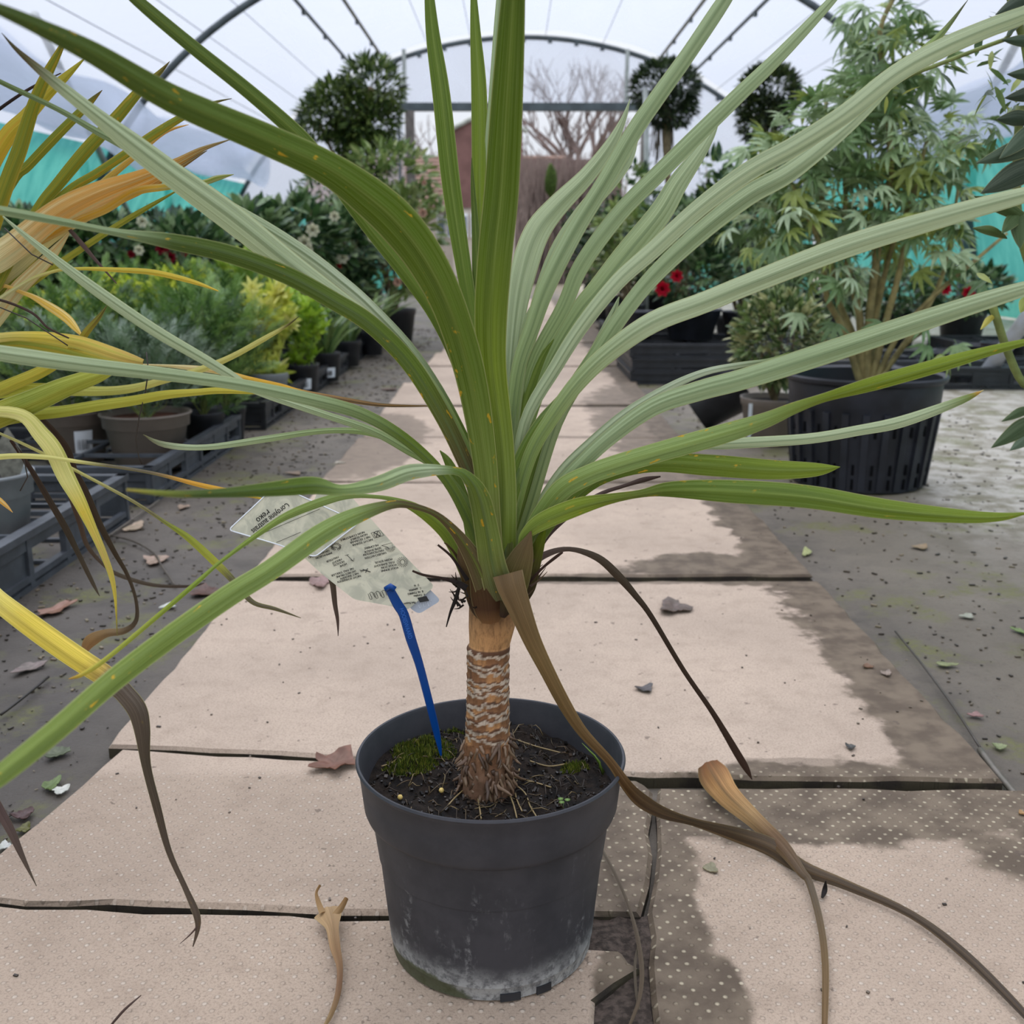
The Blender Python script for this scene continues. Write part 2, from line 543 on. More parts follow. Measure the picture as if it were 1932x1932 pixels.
slab([(0.092, 0.20), (0.92, 0.20), (0.92, 0.962), (0.50, 0.968), (0.147, 0.971), (0.132, 0.86), (0.111, 0.765), (0.104, 0.70)], seed=3)
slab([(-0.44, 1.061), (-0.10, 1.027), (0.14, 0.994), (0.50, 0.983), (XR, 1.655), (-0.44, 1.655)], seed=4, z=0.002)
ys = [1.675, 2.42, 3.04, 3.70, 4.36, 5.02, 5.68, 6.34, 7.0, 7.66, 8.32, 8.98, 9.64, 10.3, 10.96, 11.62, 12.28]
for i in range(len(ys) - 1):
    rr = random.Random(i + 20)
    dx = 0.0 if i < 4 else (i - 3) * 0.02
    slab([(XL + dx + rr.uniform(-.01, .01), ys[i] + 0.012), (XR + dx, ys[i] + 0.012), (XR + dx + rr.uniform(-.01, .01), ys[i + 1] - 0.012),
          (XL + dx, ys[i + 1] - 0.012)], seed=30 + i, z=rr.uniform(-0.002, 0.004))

# ---- film roof
mb = MB()
na = 40
amax = math.acos(SIDEZ / TB)
ysr = np.linspace(-1.5, YE, 32)
for yi, y in enumerate(ysr):
    for k in range(na + 1):
        a = -amax + 2 * amax * k / na
        ph = ((y - YE) / 4.62) % 1.0
        sag = 1.012 - 0.012 * math.sin(math.pi * ph) + 0.003 * math.sin(k * 1.7 + y)
        mb.v.append(tuple(hoop_pt(a, y, sag)))
for i in range(len(ysr) - 1):
    for k in range(na):
        b = i * (na + 1) + k
        mb.f.append((b, b + 1, b + na + 2, b + na + 1))
ceil = mb.build('ceiling', FILM)
tag(ceil, 'translucent white polythene roof film of the arched polytunnel', kind='structure')

hoops = []
for y in (YE, YE - 4.62, YE - 9.24):
    mb = MB()
    pts = [hoop_pt(-math.pi / 2 + math.pi * k / 64, y, 0.985) for k in range(65)]
    mb.tube(pts, 0.03, 10)
    mb.build('hoop', STEEL, ceil)
# purlins run along the tunnel, clipped to the hoops
for ratio in (-0.885, -0.687, 0.785, 1.04):
    lo, hi = 0.0, math.pi / 2
    for _ in range(40):
        m_ = (lo + hi) / 2
        q = hoop_pt(m_ if ratio > 0 else -m_, 0, 0.975)
        if abs(q.x) < abs(ratio) * (q.z - CAMH): lo = m_
        else: hi = m_
    a = lo if ratio > 0 else -lo
    q = hoop_pt(a, 0, 0.968)
    mb = MB().tube([(q.x, -1.2, q.z), (q.x, 4, q.z), (q.x, 9, q.z), (q.x, YE, q.z)], 0.017, 8)
    pu = mb.build('purlin', STEEL if abs(ratio) > 0.8 else mat('bronze_rail', (96, 92, 72), 0.5, 0.5, 0.2, 8), ceil)
    cm = MB()
    for k in range(12):
        yy = 1.3 + k * 1.1
        cm.box((q.x, yy, q.z - 0.026), (0.03, 0.05, 0.035))
    cl = cm.build('clip_row', STEEL, pu, smooth=False); tag(cl, kind='stuff')
# clips on the far hoop
cm = MB()
for k in range(-9, 10):
    q = hoop_pt(k * 0.085, YE - 0.02, 0.972)
    cm.box(q, (0.05, 0.05, 0.04))
tag(cm.build('hoop_clip', STEEL, ceil, smooth=False), kind='stuff')
# thin creases of the film held by cords
for ratio in (-1.9, -1.45, -1.15, -0.42, -0.2, 0.16, 0.45, 1.3, 1.7):
    lo, hi = 0.0, math.pi / 2
    for _ in range(40):
        m_ = (lo + hi) / 2
        q = hoop_pt(m_ if ratio > 0 else -m_, 0, 0.99)
        if abs(q.x) < abs(ratio) * (q.z - CAMH): lo = m_
        else: hi = m_
    q = hoop_pt(lo if ratio > 0 else -lo, 0, 0.99)
    MB().tube([(q.x, -1.2, q.z), (q.x, YE, q.z)], 0.0035, 5).build('cord', LGREY, ceil)

# ---- side walls: netting below, rolled film above
for side, nm in ((-1, 'wall_left'), (1, 'wall_right')):
    mb = MB()
    ny = 60; nz = 6
    for i in range(ny + 1):
        y = -1.5 + (YE + 1.5) * i / ny
        for k in range(nz + 1):
            z = 1.36 * k / nz
            x = TX + side * TA * math.sqrt(max(0, 1 - (z / TB) ** 2)) * 0.992
            x += 0.02 * math.sin(y * 2.3 + k)
            mb.v.append((x, y, z))
    for i in range(ny):
        for k in range(nz):
            b = i * (nz + 1) + k
            mb.f.append((b, b + 1, b + nz + 2, b + nz + 1))
    wl = mb.build(nm, NET)
    tag(wl, 'teal shade netting along the %s side of the polytunnel' % ('left' if side < 0 else 'right'), kind='structure')
    # loose rolled up film hanging in soft folds
    mb = MB()
    n = 16
    for i in range(91):
        y = -1.5 + (YE + 1.4) * i / 90
        cz = 1.54 + 0.05 * math.sin(y * 1.1) + 0.03 * math.sin(y * 2.9 + 1)
        cx = TX + side * (3.34 + 0.03 * math.sin(y * 1.7))
        for k in range(n):
            a = 2 * math.pi * k / n
            r = 0.20 + 0.035 * math.sin(3 * a + y * 1.3) + 0.03 * math.sin(2 * a - y * 2.1)
            mb.v.append((cx + r * 0.75 * math.cos(a), y, cz + r * 1.15 * math.sin(a)))
    for i in range(90):
        for k in range(n):
            k2 = (k + 1) % n
            mb.f.append((i * n + k, i * n + k2, (i + 1) * n + k2, (i + 1) * n + k))
    rf = mb.build('rolled_film', ROLL, wl); tag(rf, 'loose roll of white film above the netting')
    # posts and braces
    for y in (6.0, YE - 4.62, 11.6):
        x = TX + side * 3.75
        MB().box((x, y, 0.62), (0.06, 0.06, 1.30)).build('post', STEEL, wl, smooth=False)
    b0 = Vector((TX + side * 3.3, 7.6, 2.05)); b1 = Vector((TX + side * 3.75, 10.8, 0.5))
    MB().tube([b0, b1], 0.03, 8).build('brace', STEELP, wl)

# ---- far end wall, open in the middle
def endwall():
    mb = MB()
    xl, xr, zt = -1.38, 1.68, pyZ(207, 14.0)
    n = 48
    pts = []
    for k in range(n + 1):
        a = -math.pi / 2 + math.pi * k / n
        pts.append(hoop_pt(a, YE, 0.985))
    # upper part: strips between header and hoop, and sides down to 1.3 m
    for k in range(n):
        p, q = pts[k], pts[k + 1]
        for (xa, za, xb, zb) in ((p.x, p.z, q.x, q.z),):
            inside = xl < (xa + xb) / 2 < xr
            base = zt if inside else 1.05
            if za <= base and zb <= base: continue
            b = len(mb.v)
            mb.v += [(xa, YE, base), (xb, YE, base), (xb, YE, max(zb, base)), (xa, YE, max(za, base))]
            mb.f.append((b, b + 1, b + 2, b + 3))
    wl = mb.build('wall_back', FILM, smooth=False)
    tag(wl, 'translucent film end wall around the wide doorway', kind='structure')
    for x0, x1 in ((TX - 3.85, xl), (xr, TX + 3.7)):
        m2 = MB()
        m2.add([(x0, YE - 0.02, 0), (x1, YE - 0.02, 0), (x1, YE - 0.02, 1.1), (x0 + (0.25 if x0 < 0 else 0), YE - 0.02, 1.1)], [(0, 1, 2, 3)])
        m2.build('shade_netting', NET, wl, smooth=False)
    MB().box(((xl + xr) / 2, YE - 0.05, pyZ(203, YE)), (xr - xl, 0.09, 0.095)).build('door_header', STEEL, wl, smooth=False)
    for px in (773, 1172):
        x = pxX(px, YE)
        MB().box((x, YE - 0.05, 2.60), (0.045, 0.05, 0.66)).build('upper_post', STEELP, wl, smooth=False)
    MB().box((pxX(781, YE), YE - 0.05, 1.11), (0.11, 0.10, 2.22)).build('door_post', mat('weathered_timber', (112, 104, 98), 0.8, 0.3, 0.2, 12), wl, smooth=False)
    MB().box((xr - 0.03, YE - 0.05, 1.11), (0.08, 0.10, 2.22)).build('door_post', _M['weathered_timber'], wl, smooth=False)
    MB().tube([(pxX(761, YE), YE - 0.05, 2.2), (pxX(761, YE), YE - 0.05, 0)], 0.02, 8).build('side_post', STEEL, wl)
endwall()
sp = MB().tube([(pxX(1207, 7.2), 7.2, pyZ(168, 7.2)), (pxX(1214, 7.2), 7.2, pyZ(340, 7.2)), (pxX(1220, 7.2), 7.2, 0)], 0.018, 10).build('support_pole', STEELP)
tag(sp, 'thin pale grey metal pole standing among the right hand shrubs', 'pole')

# ================================================================== OUTSIDE THE DOORWAY
house = empty('house', (-1.6, 25, 0))
tag(house, 'low brown roofed house with a gable end, seen through the far doorway', 'house')
ROOF = mat('brown_roof_tiles', (124, 100, 90), 0.8, 0.2, 0.2, 6)
CLAD = mat('red_brown_cladding', (118, 88, 84), 0.75, 0.2, 0.12, 4)
RENDER = mat('pale_render', (196, 186, 176), 0.85, 0.2, 0.05, 3)
GLASSD = mat('dark_window_glass', (98, 112, 124), 0.15, 0.6, 0.1, 3)
hy = 25.0
def hb(name, x0, x1, y0, y1, z0, z1, m, par=None, sm=False):
    return MB().box(((x0 + x1) / 2 + 1.6, (y0 + y1) / 2 - 25, (z0 + z1) / 2), (x1 - x0, y1 - y0, z1 - z0)).build(name, m, par or house, smooth=False)
hb('wall', -4.5, 1.2, hy, hy + 4, 0, 1.55, RENDER)
# roof with separate tile courses
rf = MB()
zr0, zr1 = pyZ(392, hy), pyZ(278, hy)
for k in range(14):
    t0, t1 = k / 14, (k + 1) / 14
    za, zb = zr0 + (zr1 - zr0) * t0, zr0 + (zr1 - zr0) * t1
    ya, yb = -0.3 + 2.4 * t0, -0.3 + 2.4 * t1
    rf.add([(-3.2, ya, za + 0.03), (2.9, ya, za + 0.03), (2.9, yb, zb), (-3.2, yb, zb), (-3.2, ya, za - 0.05), (2.9, ya, za - 0.05)],
           [(0, 1, 2, 3), (4, 5, 1, 0)])
rf.add([(-3.2, 2.1, zr1), (2.9, 2.1, zr1), (2.9, 4.6, zr0), (-3.2, 4.6, zr0)], [(0, 1, 2, 3)])
rf.build('roof', ROOF, house, smooth=False)
# clad gable turned to the tunnel
gx0, gx1, gy = pxX(856, 23.4) + 1.6, pxX(985, 23.4) + 1.6, -1.6
gb, ge, gt = pyZ(392, 23.4), pyZ(246, 23.4), pyZ(212, 23.4)
gm = MB()
gm.add([(gx0, gy, gb), (gx1, gy, gb), (gx1, gy, ge), ((gx0 + gx1) / 2, gy, gt), (gx0, gy, ge),
        (gx0, gy + 2, gb), (gx1, gy + 2, gb), (gx1, gy + 2, ge), ((gx0 + gx1) / 2, gy + 2, gt), (gx0, gy + 2, ge)],
       [(0, 1, 2, 3, 4), (9, 8, 7, 6, 5), (0, 4, 9, 5), (1, 6, 7, 2), (2, 7, 8, 3), (3, 8, 9, 4)])
gm.build('gable', CLAD, house, smooth=False)
gm = MB()
for (a, b) in (((gx0 - 0.1, ge - 0.03), ((gx0 + gx1) / 2, gt + 0.03)), (((gx0 + gx1) / 2, gt + 0.03), (gx1 + 0.1, ge - 0.03))):
    gm.tube([(a[0], gy - 0.04, a[1]), (b[0], gy - 0.04, b[1])], 0.05, 6)
gm.build('bargeboard', STEELP, house)
hb('lower_wall', gx0 - 1.6, gx1 - 1.6, hy - 1.55, hy + 0.3, 0, gb, RENDER)
for px in (825, 845, 875, 898):
    x = pxX(px, 23.3)
    wf = hb('window', x - 0.10, x + 0.10, hy - 1.62, hy - 1.54, pyZ(448, 23.3), pyZ(402, 23.3), WHITEL) if px > 860 else hb('window', x - 0.10, x + 0.10, hy - 0.05, hy + 0.02, pyZ(448, hy), pyZ(405, hy), WHITEL)
    hb('pane', x - 0.07, x + 0.07, (hy - 1.64) if px > 860 else hy - 0.07, (hy - 1.6) if px > 860 else hy - 0.03, pyZ(442, 23.3), pyZ(408, 23.3), GLASSD, wf)

def bare_tree(x, y, h, seed, r0=0.12, spread=0.6, mat_=None, name='bare_tree', depth=5, lean=0.0):
    rnd = random.Random(seed)
    mb = MB()
    def br(p, d, L, r, lev):
        pts = [p]; q = p; dd = d.copy()
        for k in range(4):
            dd = (dd + Vector((rnd.uniform(-.18, .18), rnd.uniform(-.18, .18), rnd.uniform(-.05, .14)))).normalized()
            q = q + dd * L / 4; pts.append(q)
        mb.tube(pts, [r * (1 - 0.12 * k) for k in range(5)], 6 if lev < 3 else 4, cap=False)
        if lev >= depth: return
        for k in range(rnd.choice((2, 3, 3)) if lev else 4):
            a = rnd.uniform(0, 6.28); s = rnd.uniform(0.35, 0.9) * spread
            nd = (dd + Vector((math.cos(a) * s, math.sin(a) * s, rnd.uniform(-0.1, 0.3)))).normalized()
            br(pts[-1 - rnd.choice((0, 0, 1))], nd, L * rnd.uniform(0.6, 0.85), r * 0.58, lev + 1)
    br(Vector((0, 0, 0)), Vector((lean, 0, 1)), h * 0.34, r0, 0)
    return mb
TWIG = mat('bare_twigs', (122, 108, 104), 0.9, 0.1, 0.2, 4)
TWIG2 = mat('pale_twigs', (140, 124, 118), 0.9, 0.1, 0.2, 4)
for i, (px, Y, h, sd, lab) in enumerate(((1062, 31, 5.2, 5, 'bare grey tree with forking branches beyond the far doorway, nearer the middle'),
                                         (1105, 29, 5.6, 11, 'bare tree with a leaning limb beyond the far doorway, at its right'),
                                         (835, 34, 4.6, 3, 'bare tree behind the brown house roof'))):
    t = empty('bare_tree', (pxX(px, Y), Y, 0))
    tag(t, lab, 'tree')
    bare_tree(0, 0, h, sd, 0.20, 0.95, depth=5).build('branches', TWIG, t)
# dense hedge of bare twigs
rnd = random.Random(4)
hedge = empty('bare_hedge', (0.9, 19, 0)); tag(hedge, 'tall hedge of bare brown twigs beyond the doorway', 'hedge')
mb = MB()
for k in range(900):
    x = rnd.uniform(-0.75, 0.95); y = rnd.uniform(-0.5, 0.5)
    h = rnd.uniform(1.6, 2.2)
    mb.tube([(x, y, 0), (x + rnd.uniform(-.1, .1), y + rnd.uniform(-.1, .1), h * .5), (x + rnd.uniform(-.22, .22), y + rnd.uniform(-.2, .2), h)], [0.014, 0.011, 0.004], 3, cap=False)
tag(mb.build('twigs', TWIG2, hedge), kind='stuff')
mb = MB(); mb.box((0.1, 0.55, 1.05), (1.9, 0.05, 2.1)).build('backing_fence', mat('brown_fence', (128, 108, 104), 0.9, 0.1, 0.12, 9), hedge, smooth=False)
# little conifer hanging basket shape on a thin stem
cf = empty('small_conifer', (pxX(1037, 15.2), 15.2, 0)); tag(cf, 'small dark green conical conifer on a bare stem outside the doorway', 'conifer')
mb = MB().lathe([(0.02, pyZ(372, 15.2)), (0.075, pyZ(360, 15.2)), (0.085, pyZ(340, 15.2)), (0.065, pyZ(322, 15.2)), (0.03, pyZ(312, 15.2)), (0.01, pyZ(308, 15.2))], 14, wob=0.15)
mb.build('foliage', mat('conifer_green', (62, 78, 34), 0.8, 0.1, 0.4, 40, 0.8), cf)
MB().tube([(0, 0, 0), (0, 0, 1.36)], 0.012, 6).build('stem', BARK, cf)
# ================================================================== STRAP LEAVES
def catmull(vals, n):
    """vals: list of Vectors / floats; n subdivisions per segment"""
    out = []
    m = len(vals)
    for i in range(m - 1):
        p0 = vals[max(i - 1, 0)]; p1 = vals[i]; p2 = vals[i + 1]; p3 = vals[min(i + 2, m - 1)]
        for k in range(n):
            t = k / n
            out.append(0.5 * ((2 * p1) + (p2 - p0) * t + (2 * p0 - 5 * p1 + 4 * p2 - p3) * t * t + (3 * p1 - p0 - 3 * p2 + p3) * t ** 3))
    out.append(vals[-1])
    return out

CC = {  # leaf colours, sRGB; sky sheen painted into the pales, shade into dark green
 'g': (112, 138, 12), 'gd': (88, 112, 10), 'gl': (142, 160, 64), 'l': (152, 172, 28), 'p': (220, 230, 194), 'pp': (234, 241, 220),
 'pg': (166, 188, 108), 'pd': (192, 208, 164), 'ps': (108, 132, 80), 'gs': (70, 96, 4), 'br': (112, 88, 52), 'bd': (82, 60, 50), 'dry': (140, 116, 84), 'dg': (120, 108, 92),
 'tan': (206, 168, 116), 'y': (250, 220, 78), 'yp': (254, 242, 158), 'o': (250, 176, 52), 'oy': (252, 204, 50), 'yg': (206, 204, 72),
 'ol': (156, 166, 48), 'c': (252, 242, 196), 'k': (44, 38, 36), 'dp': (116, 94, 88)}

def strap(name, pts, Y0, Y1, cols, parent, spot=0.0, roll=0.0, fold=0.28, ypow=1.3, sub=5, ground=False, th=0.0005, Ys=None, wk=1.0, mat_=None, grooves=0, stripe=None, mid=None, sk=0.55):
    """pts: (px, py, width px[, height above ground]) from base to tip; cols: [(t, key)...]"""
    seg = [0.0]
    for i in range(1, len(pts)):
        seg.append(seg[-1] + math.hypot(pts[i][0] - pts[i - 1][0], pts[i][1] - pts[i - 1][1]))
    L = seg[-1] or 1
    C = []; W = []
    for i, q in enumerate(pts):
        s = seg[i] / L
        if ground:
            p = G(q[0], q[1], q[3] if len(q) > 3 else 0.006)
        else:
            Y = Ys[i] if Ys else Y0 + (Y1 - Y0) * s ** ypow
            p = P(q[0], q[1], Y)
        C.append(p); W.append(max(q[2], 0.6) * depth_of(p) / FPX * wk)
    R = roll if isinstance(roll, (list, tuple)) else [roll] * len(pts)
    C = catmull(C, sub); W = catmull([float(x) for x in W], sub); R = catmull([float(x) for x in R], sub)
    S = catmull([x / L for x in seg], sub)
    camp = Vector((0, 0, CAMH))
    us = [-1, -0.82, -0.6, -0.4, -0.2, 0, 0.2, 0.4, 0.6, 0.82, 1] if (stripe or mid) else [-1, -0.7, -0.35, 0, 0.35, 0.7, 1]
    scol = lin(CC[stripe]) if stripe else None; mcol = lin(CC[mid]) if mid else None
    srnd = random.Random(len(pts) * 77 + int(pts[-1][0])); samt = {u: (srnd.uniform(.4, 1) if srnd.random() < .55 else srnd.uniform(0, .15)) for u in us}
    nu = len(us)
    mb = MB()
    acc = 0.0
    cl = [(t, lin(CC[k]) if isinstance(k, str) else lin(k)) for t, k in cols]
    m = len(C)
    prevS = None
    for i in range(m):
        t = (C[min(i + 1, m - 1)] - C[max(i - 1, 0)]).normalized()
        if i: acc += (C[i] - C[i - 1]).length
        v = (C[i] - camp).normalized()
        s = t.cross(v)
        s = s.normalized() if s.length > 1e-5 else Vector((1, 0, 0))
        if prevS is not None and s.dot(prevS) < 0: s = -s
        prevS = s
        r = math.radians(R[i])
        q = Matrix.Rotation(r, 3, t)
        s2 = q @ s
        nrm = s2.cross(t).normalized()
        hw = max(W[i], 0.0003) / 2 / max(0.35, math.cos(r))
        st = min(max(S[i], 0), 1)
        c = cl[-1][1]
        for a, b in zip(cl, cl[1:]):
            if st <= b[0]:
                f = 0 if b[0] == a[0] else max(0, min(1, (st - a[0]) / (b[0] - a[0])))
                c = tuple(x + (y - x) * f for x, y in zip(a[1], b[1])); break
        for side in (1, -1):
            rng = us if side == 1 else us[::-1]
            for u in rng:
                off = nrm * (hw * fold * (abs(u) ** 1.1 - 0.5) + hw * 0.035 * math.sin(u * 9.4)) + nrm * (0.00018 * side * (1 - 0.6 * abs(u)) * th / 0.0005 * 1.4)
                if grooves: off = off + nrm * (0.0004 * math.sin(u * grooves))
                mb.v.append(tuple(C[i] + s2 * (hw * u) + off))
                mb.uv.append((acc, 0.5 + u * 0.5))
                cc = c
                if scol: cc = tuple(x + (y - x) * sk * samt[u] * (0.6 + 0.4 * math.sin(acc * 30 + u * 5)) for x, y in zip(cc, scol))
                if mcol and u == 0: cc = tuple(x + (y - x) * .6 for x, y in zip(cc, mcol))
                mb.c.append(cc + (spot,))
    n2 = nu * 2
    for i in range(m - 1):
        for k in range(n2):
            k2 = (k + 1) % n2
            mb.f.append((i * n2 + k, i * n2 + k2, (i + 1) * n2 + k2, (i + 1) * n2 + k))
    mb.f.append(tuple(range(n2)))
    mb.f.append(tuple(reversed(range((m - 1) * n2, m * n2))))
    if mat_ is None and (name in ('dead_leaf', 'leaf_sheath') or ground): mat_ = DRYL
    o = mb.build(name, mat_ or STRAP, parent)
    o.data.set_sharp_from_angle(angle=math.radians(50))
    return o

# ================================================================== POTTED CORDYLINE
PY, PX_ = 0.733, -0.016       # pot centre
POT = empty('potted_cordyline', (0, 0, 0))
tag(POT, 'potted palm-like cordyline with long green sword leaves in a dark grey pot on the paving', 'potted plant')

def make_pot_mat():
    m, nt, out = new_mat('scuffed_grey_pot')
    g = N(nt)
    v = g.obj(); x = g.xyz(v)
    n1 = g.noise(v, 30, 5, 0.65); n2 = g.noise(v, 160, 4, 0.7); n3 = g.noise(g.mapping(v, (1, 1, 0.25)), 60, 4, 0.7)
    c = g.mix(g.ramp(n1, 0.35, 0.65), lin((50, 50, 54)), lin((60, 59, 63)))
    # chalky deposit creeping up from the base
    h = g.math('ADD', x['Z'], g.math('MULTIPLY', g.math('SUBTRACT', n1, 0.5), 0.035))
    lime = g.math('SUBTRACT', 1.0, g.ramp(h, 0.006, 0.036))
    lime = g.math('MULTIPLY', lime, g.math('MULTIPLY_ADD', g.ramp(n2, 0.35, 0.6), 0.7, 0.3))
    c = g.mix(g.math('MULTIPLY', lime, 0.85), c, lin((168, 168, 166)))
    sc = g.math('MULTIPLY', g.ramp(n3, 0.53, 0.72), g.math('MULTIPLY', g.ramp(n2, 0.45, 0.6), g.math('SUBTRACT', 1.0, g.ramp(x['Z'], 0.07, 0.125))))
    c = g.mix(g.math('MULTIPLY', sc, 0.5), c, lin((150, 150, 150)))
    # green algae at the lower left
    ax = g.math('DIVIDE', g.math('SUBTRACT', x['X'], PX_ - 0.050), 0.036); az = g.math('DIVIDE', g.math('SUBTRACT', x['Z'], 0.003), 0.013)
    dd = g.math('ADD', g.math('SQRT', g.math('ADD', g.math('MULTIPLY', ax, ax), g.math('MULTIPLY', az, az))), g.math('MULTIPLY', g.math('SUBTRACT', n1, 0.5), 1.0))
    al = g.math('SUBTRACT', 1.0, g.ramp(dd, 0.8, 1.05))
    c = g.mix(g.math('MULTIPLY', al, 0.9), c, lin((62, 66, 36)))
    bs = g.bsdf(c, 0.55, 0.3, g.bump(n2, 0.12, 0.0006))
    g.l(bs.outputs[0], out.inputs[0])
    return m
POTM = make_pot_mat()
RO = 0.1005; PH = 0.157
prof = [(0.0, 0.004), (0.070, 0.004), (0.0745, 0.0), (0.0775, 0.002), (0.0785, 0.012), (0.0790, 0.0125), (0.0805, 0.030), (0.0835, 0.062),
        (0.0868, 0.098), (0.0880, 0.112), (0.0905, 0.1145), (0.0945, 0.1175), (0.0958, 0.121), (0.0975, 0.138), (0.0990, 0.1525), (0.1005, 0.1545), (0.1012, 0.1565), (0.1003, 0.158),
        (0.0988, 0.1578), (0.0975, 0.1555), (0.0955, 0.135), (0.0900, 0.112), (0.0860, 0.08), (0.0, 0.08)]
mb = MB().lathe(prof, 128, (PX_, PY, 0), close=False)
# drainage notches in the foot
for i, v in enumerate(mb.v):
    pass
pot = mb.build('pot', POTM, POT)
sharp(pot, 40)
for ang, wd in ((-79, 0.015), (-60, 0.012)):
    a = math.radians(ang)
    rot = Matrix.Rotation(a - math.pi / 2, 3, 'Z')
    MB().box((PX_ + 0.0765 * math.cos(a), PY + 0.0765 * math.sin(a), 0.0045), (wd, 0.005, 0.006), rot=rot).build('drainage_notch', BLACKP, pot, smooth=False)

# soil with a lumpy surface
def soilz(x, y):
    v = Vector((x * 45, y * 45, 0.3))
    z = 0.128 + 0.005 * mnoise.noise(v) + 0.003 * mnoise.noise(v * 3)
    dx, dy = x - (PX_ - 0.055), y - (PY + 0.055)
    z += 0.012 * math.exp(-(dx * dx + dy * dy) / 0.0022)
    dx, dy = x - (PX_ + 0.02), y - (PY + 0.078)
    z += 0.010 * math.exp(-(dx * dx + dy * dy) / 0.0006)
    return z
mb = MB(); nr, na_ = 26, 72
for i in range(nr + 1):
    r = 0.0955 * i / nr
    for k in range(na_):
        a = 2 * math.pi * k / na_
        x, y = PX_ + r * math.cos(a), PY + r * math.sin(a)
        mb.v.append((x, y, soilz(x, y) + 0.0015 * mnoise.noise(Vector((x * 400, y * 400, 1)))))
for i in range(nr):
    for k in range(na_):
        k2 = (k + 1) % na_
        mb.f.append((i * na_ + k, i * na_ + k2, (i + 1) * na_ + k2, (i + 1) * na_ + k))
mb.build('soil', SOILM, POT)
# loose fibres and crumbs on the soil
rnd = random.Random(3)
mb = MB(); cb = MB()
def sp_(px, py):
    p = G(px, py, 0.13)
    for _ in range(3): p = G(px, py, soilz(p.x, p.y))
    return p
def insoil(p): return math.hypot(p.x - PX_, p.y - PY) < 0.090
for k in range(340):
    a = rnd.uniform(0, 6.28); r = 0.09 * math.sqrt(rnd.random())
    x, y = PX_ + r * math.cos(a), PY + r * math.sin(a)
    d = rnd.uniform(0, 6.28); L = rnd.uniform(0.004, 0.018); bend = rnd.uniform(-1.2, 1.2)
    pts = []
    for j in range(4):
        pts.append((x, y, soilz(x, y) + 0.001 + (0.003 * math.sin(j * 1.05) if rnd.random() < .5 else 0)))
        x += math.cos(d) * L / 3; y += math.sin(d) * L / 3; d += bend / 3
    if math.hypot(x - PX_, y - PY) > 0.091: continue
    c = lin(rnd.choice(((104, 84, 58), (80, 64, 44), (132, 112, 76), (56, 44, 34), (48, 38, 30), (66, 52, 38))))
    mb.tube(pts, [0.0004, 0.00045, 0.0004, 0.0002], 4, col=c)
tag(mb.build('soil_fibre', FOL, POT), kind='stuff')
for k in range(700):
    a = rnd.uniform(0, 6.28); r = 0.092 * math.sqrt(rnd.random())
    x, y = PX_ + r * math.cos(a), PY + r * math.sin(a); s = rnd.uniform(0.0008, 0.0026)
    q = Matrix.Rotation(rnd.uniform(0, 3), 3, Vector((rnd.random(), rnd.random(), rnd.random() + .01)).normalized())
    c = lin(rnd.choice(((44, 34, 26), (30, 24, 20), (62, 48, 36), (22, 18, 16))))
    cb.box((x, y, soilz(x, y) + s * .3), (s, s * rnd.uniform(.6, 1.8), s * .7), c, q)
tag(cb.build('soil_crumbs', FOL, POT, smooth=False), kind='stuff')
# moss cushions
def moss(cx, cy, rx, ry, n, seed, hh=0.004):
    rnd = random.Random(seed); mb = MB()
    for k in range(n):
        a = rnd.uniform(0, 6.28); r = math.sqrt(rnd.random())
        x, y = cx + rx * r * math.cos(a), cy + ry * r * math.sin(a)
        if math.hypot(x - PX_, y - PY) > 0.092: continue
        z = soilz(x, y); h = hh * rnd.uniform(.5, 1.4) * (1.2 - r * 0.7)
        d = Vector((rnd.uniform(-.5, .5), rnd.uniform(-.5, .5), 1)).normalized()
        s = d.orthogonal().normalized() * 0.0007
        c = lin(rnd.choice(((96, 112, 36), (76, 92, 30), (122, 130, 48), (60, 70, 30), (140, 138, 60))))
        p = Vector((x, y, z))
        q = d.cross(s).normalized() * 0.0007
        mb.add([p - s, p + s, p + q, p + d * h], [(0, 1, 3), (1, 2, 3), (2, 0, 3)], c)
    tag(mb.build('moss', FOL, POT, smooth=False), kind='stuff')
p = sp_(800, 1405); moss(p.x, p.y, 0.026, 0.020, 1500, 1, 0.006)
p = sp_(775, 1440); moss(p.x, p.y, 0.022, 0.014, 1100, 2, 0.005)
p = sp_(845, 1370); moss(p.x, p.y, 0.018, 0.014, 700, 3, 0.006)
p = sp_(1085, 1450); moss(p.x, p.y, 0.012, 0.010, 500, 4, 0.005)
p = sp_(1005, 1370); moss(p.x, p.y, 0.014, 0.008, 300, 5, 0.004)
# grass blades, seedling, pellets
for (a, b) in (((1142, 1460), (1098, 1402)), ((1138, 1462), (1118, 1420)), ((1132, 1452), (1126, 1432))):
    p0 = sp_(*a); p1 = P(b[0], b[1], p0.y + 0.002)
    MB().tube([p0, (p0 + p1) / 2 + Vector((0.001, 0, 0.002)), p1], [0.0007, 0.0009, 0.0002], 5, col=lin((122, 150, 60))).build('grass_blade', FOL, POT)
for (px, py) in ((755, 1510), (833, 1497)):
    p = sp_(px, py)
    pel = MB().lathe([(0.0, -0.002), (0.0014, -0.0015), (0.0021, 0), (0.0014, 0.0016), (0.0, 0.002)], 12, (p.x, p.y, p.z + 0.0025), close=False)
    pel.build('fertiliser_pellet', mat('ochre_pellet', (206, 178, 104), 0.5, 0.4, 0.08, 200), POT)
sd = MB()
p = sp_(1063, 1530)
sd.tube([p, p + Vector((0, 0, 0.008))], 0.0003, 4, col=lin((140, 160, 110)))
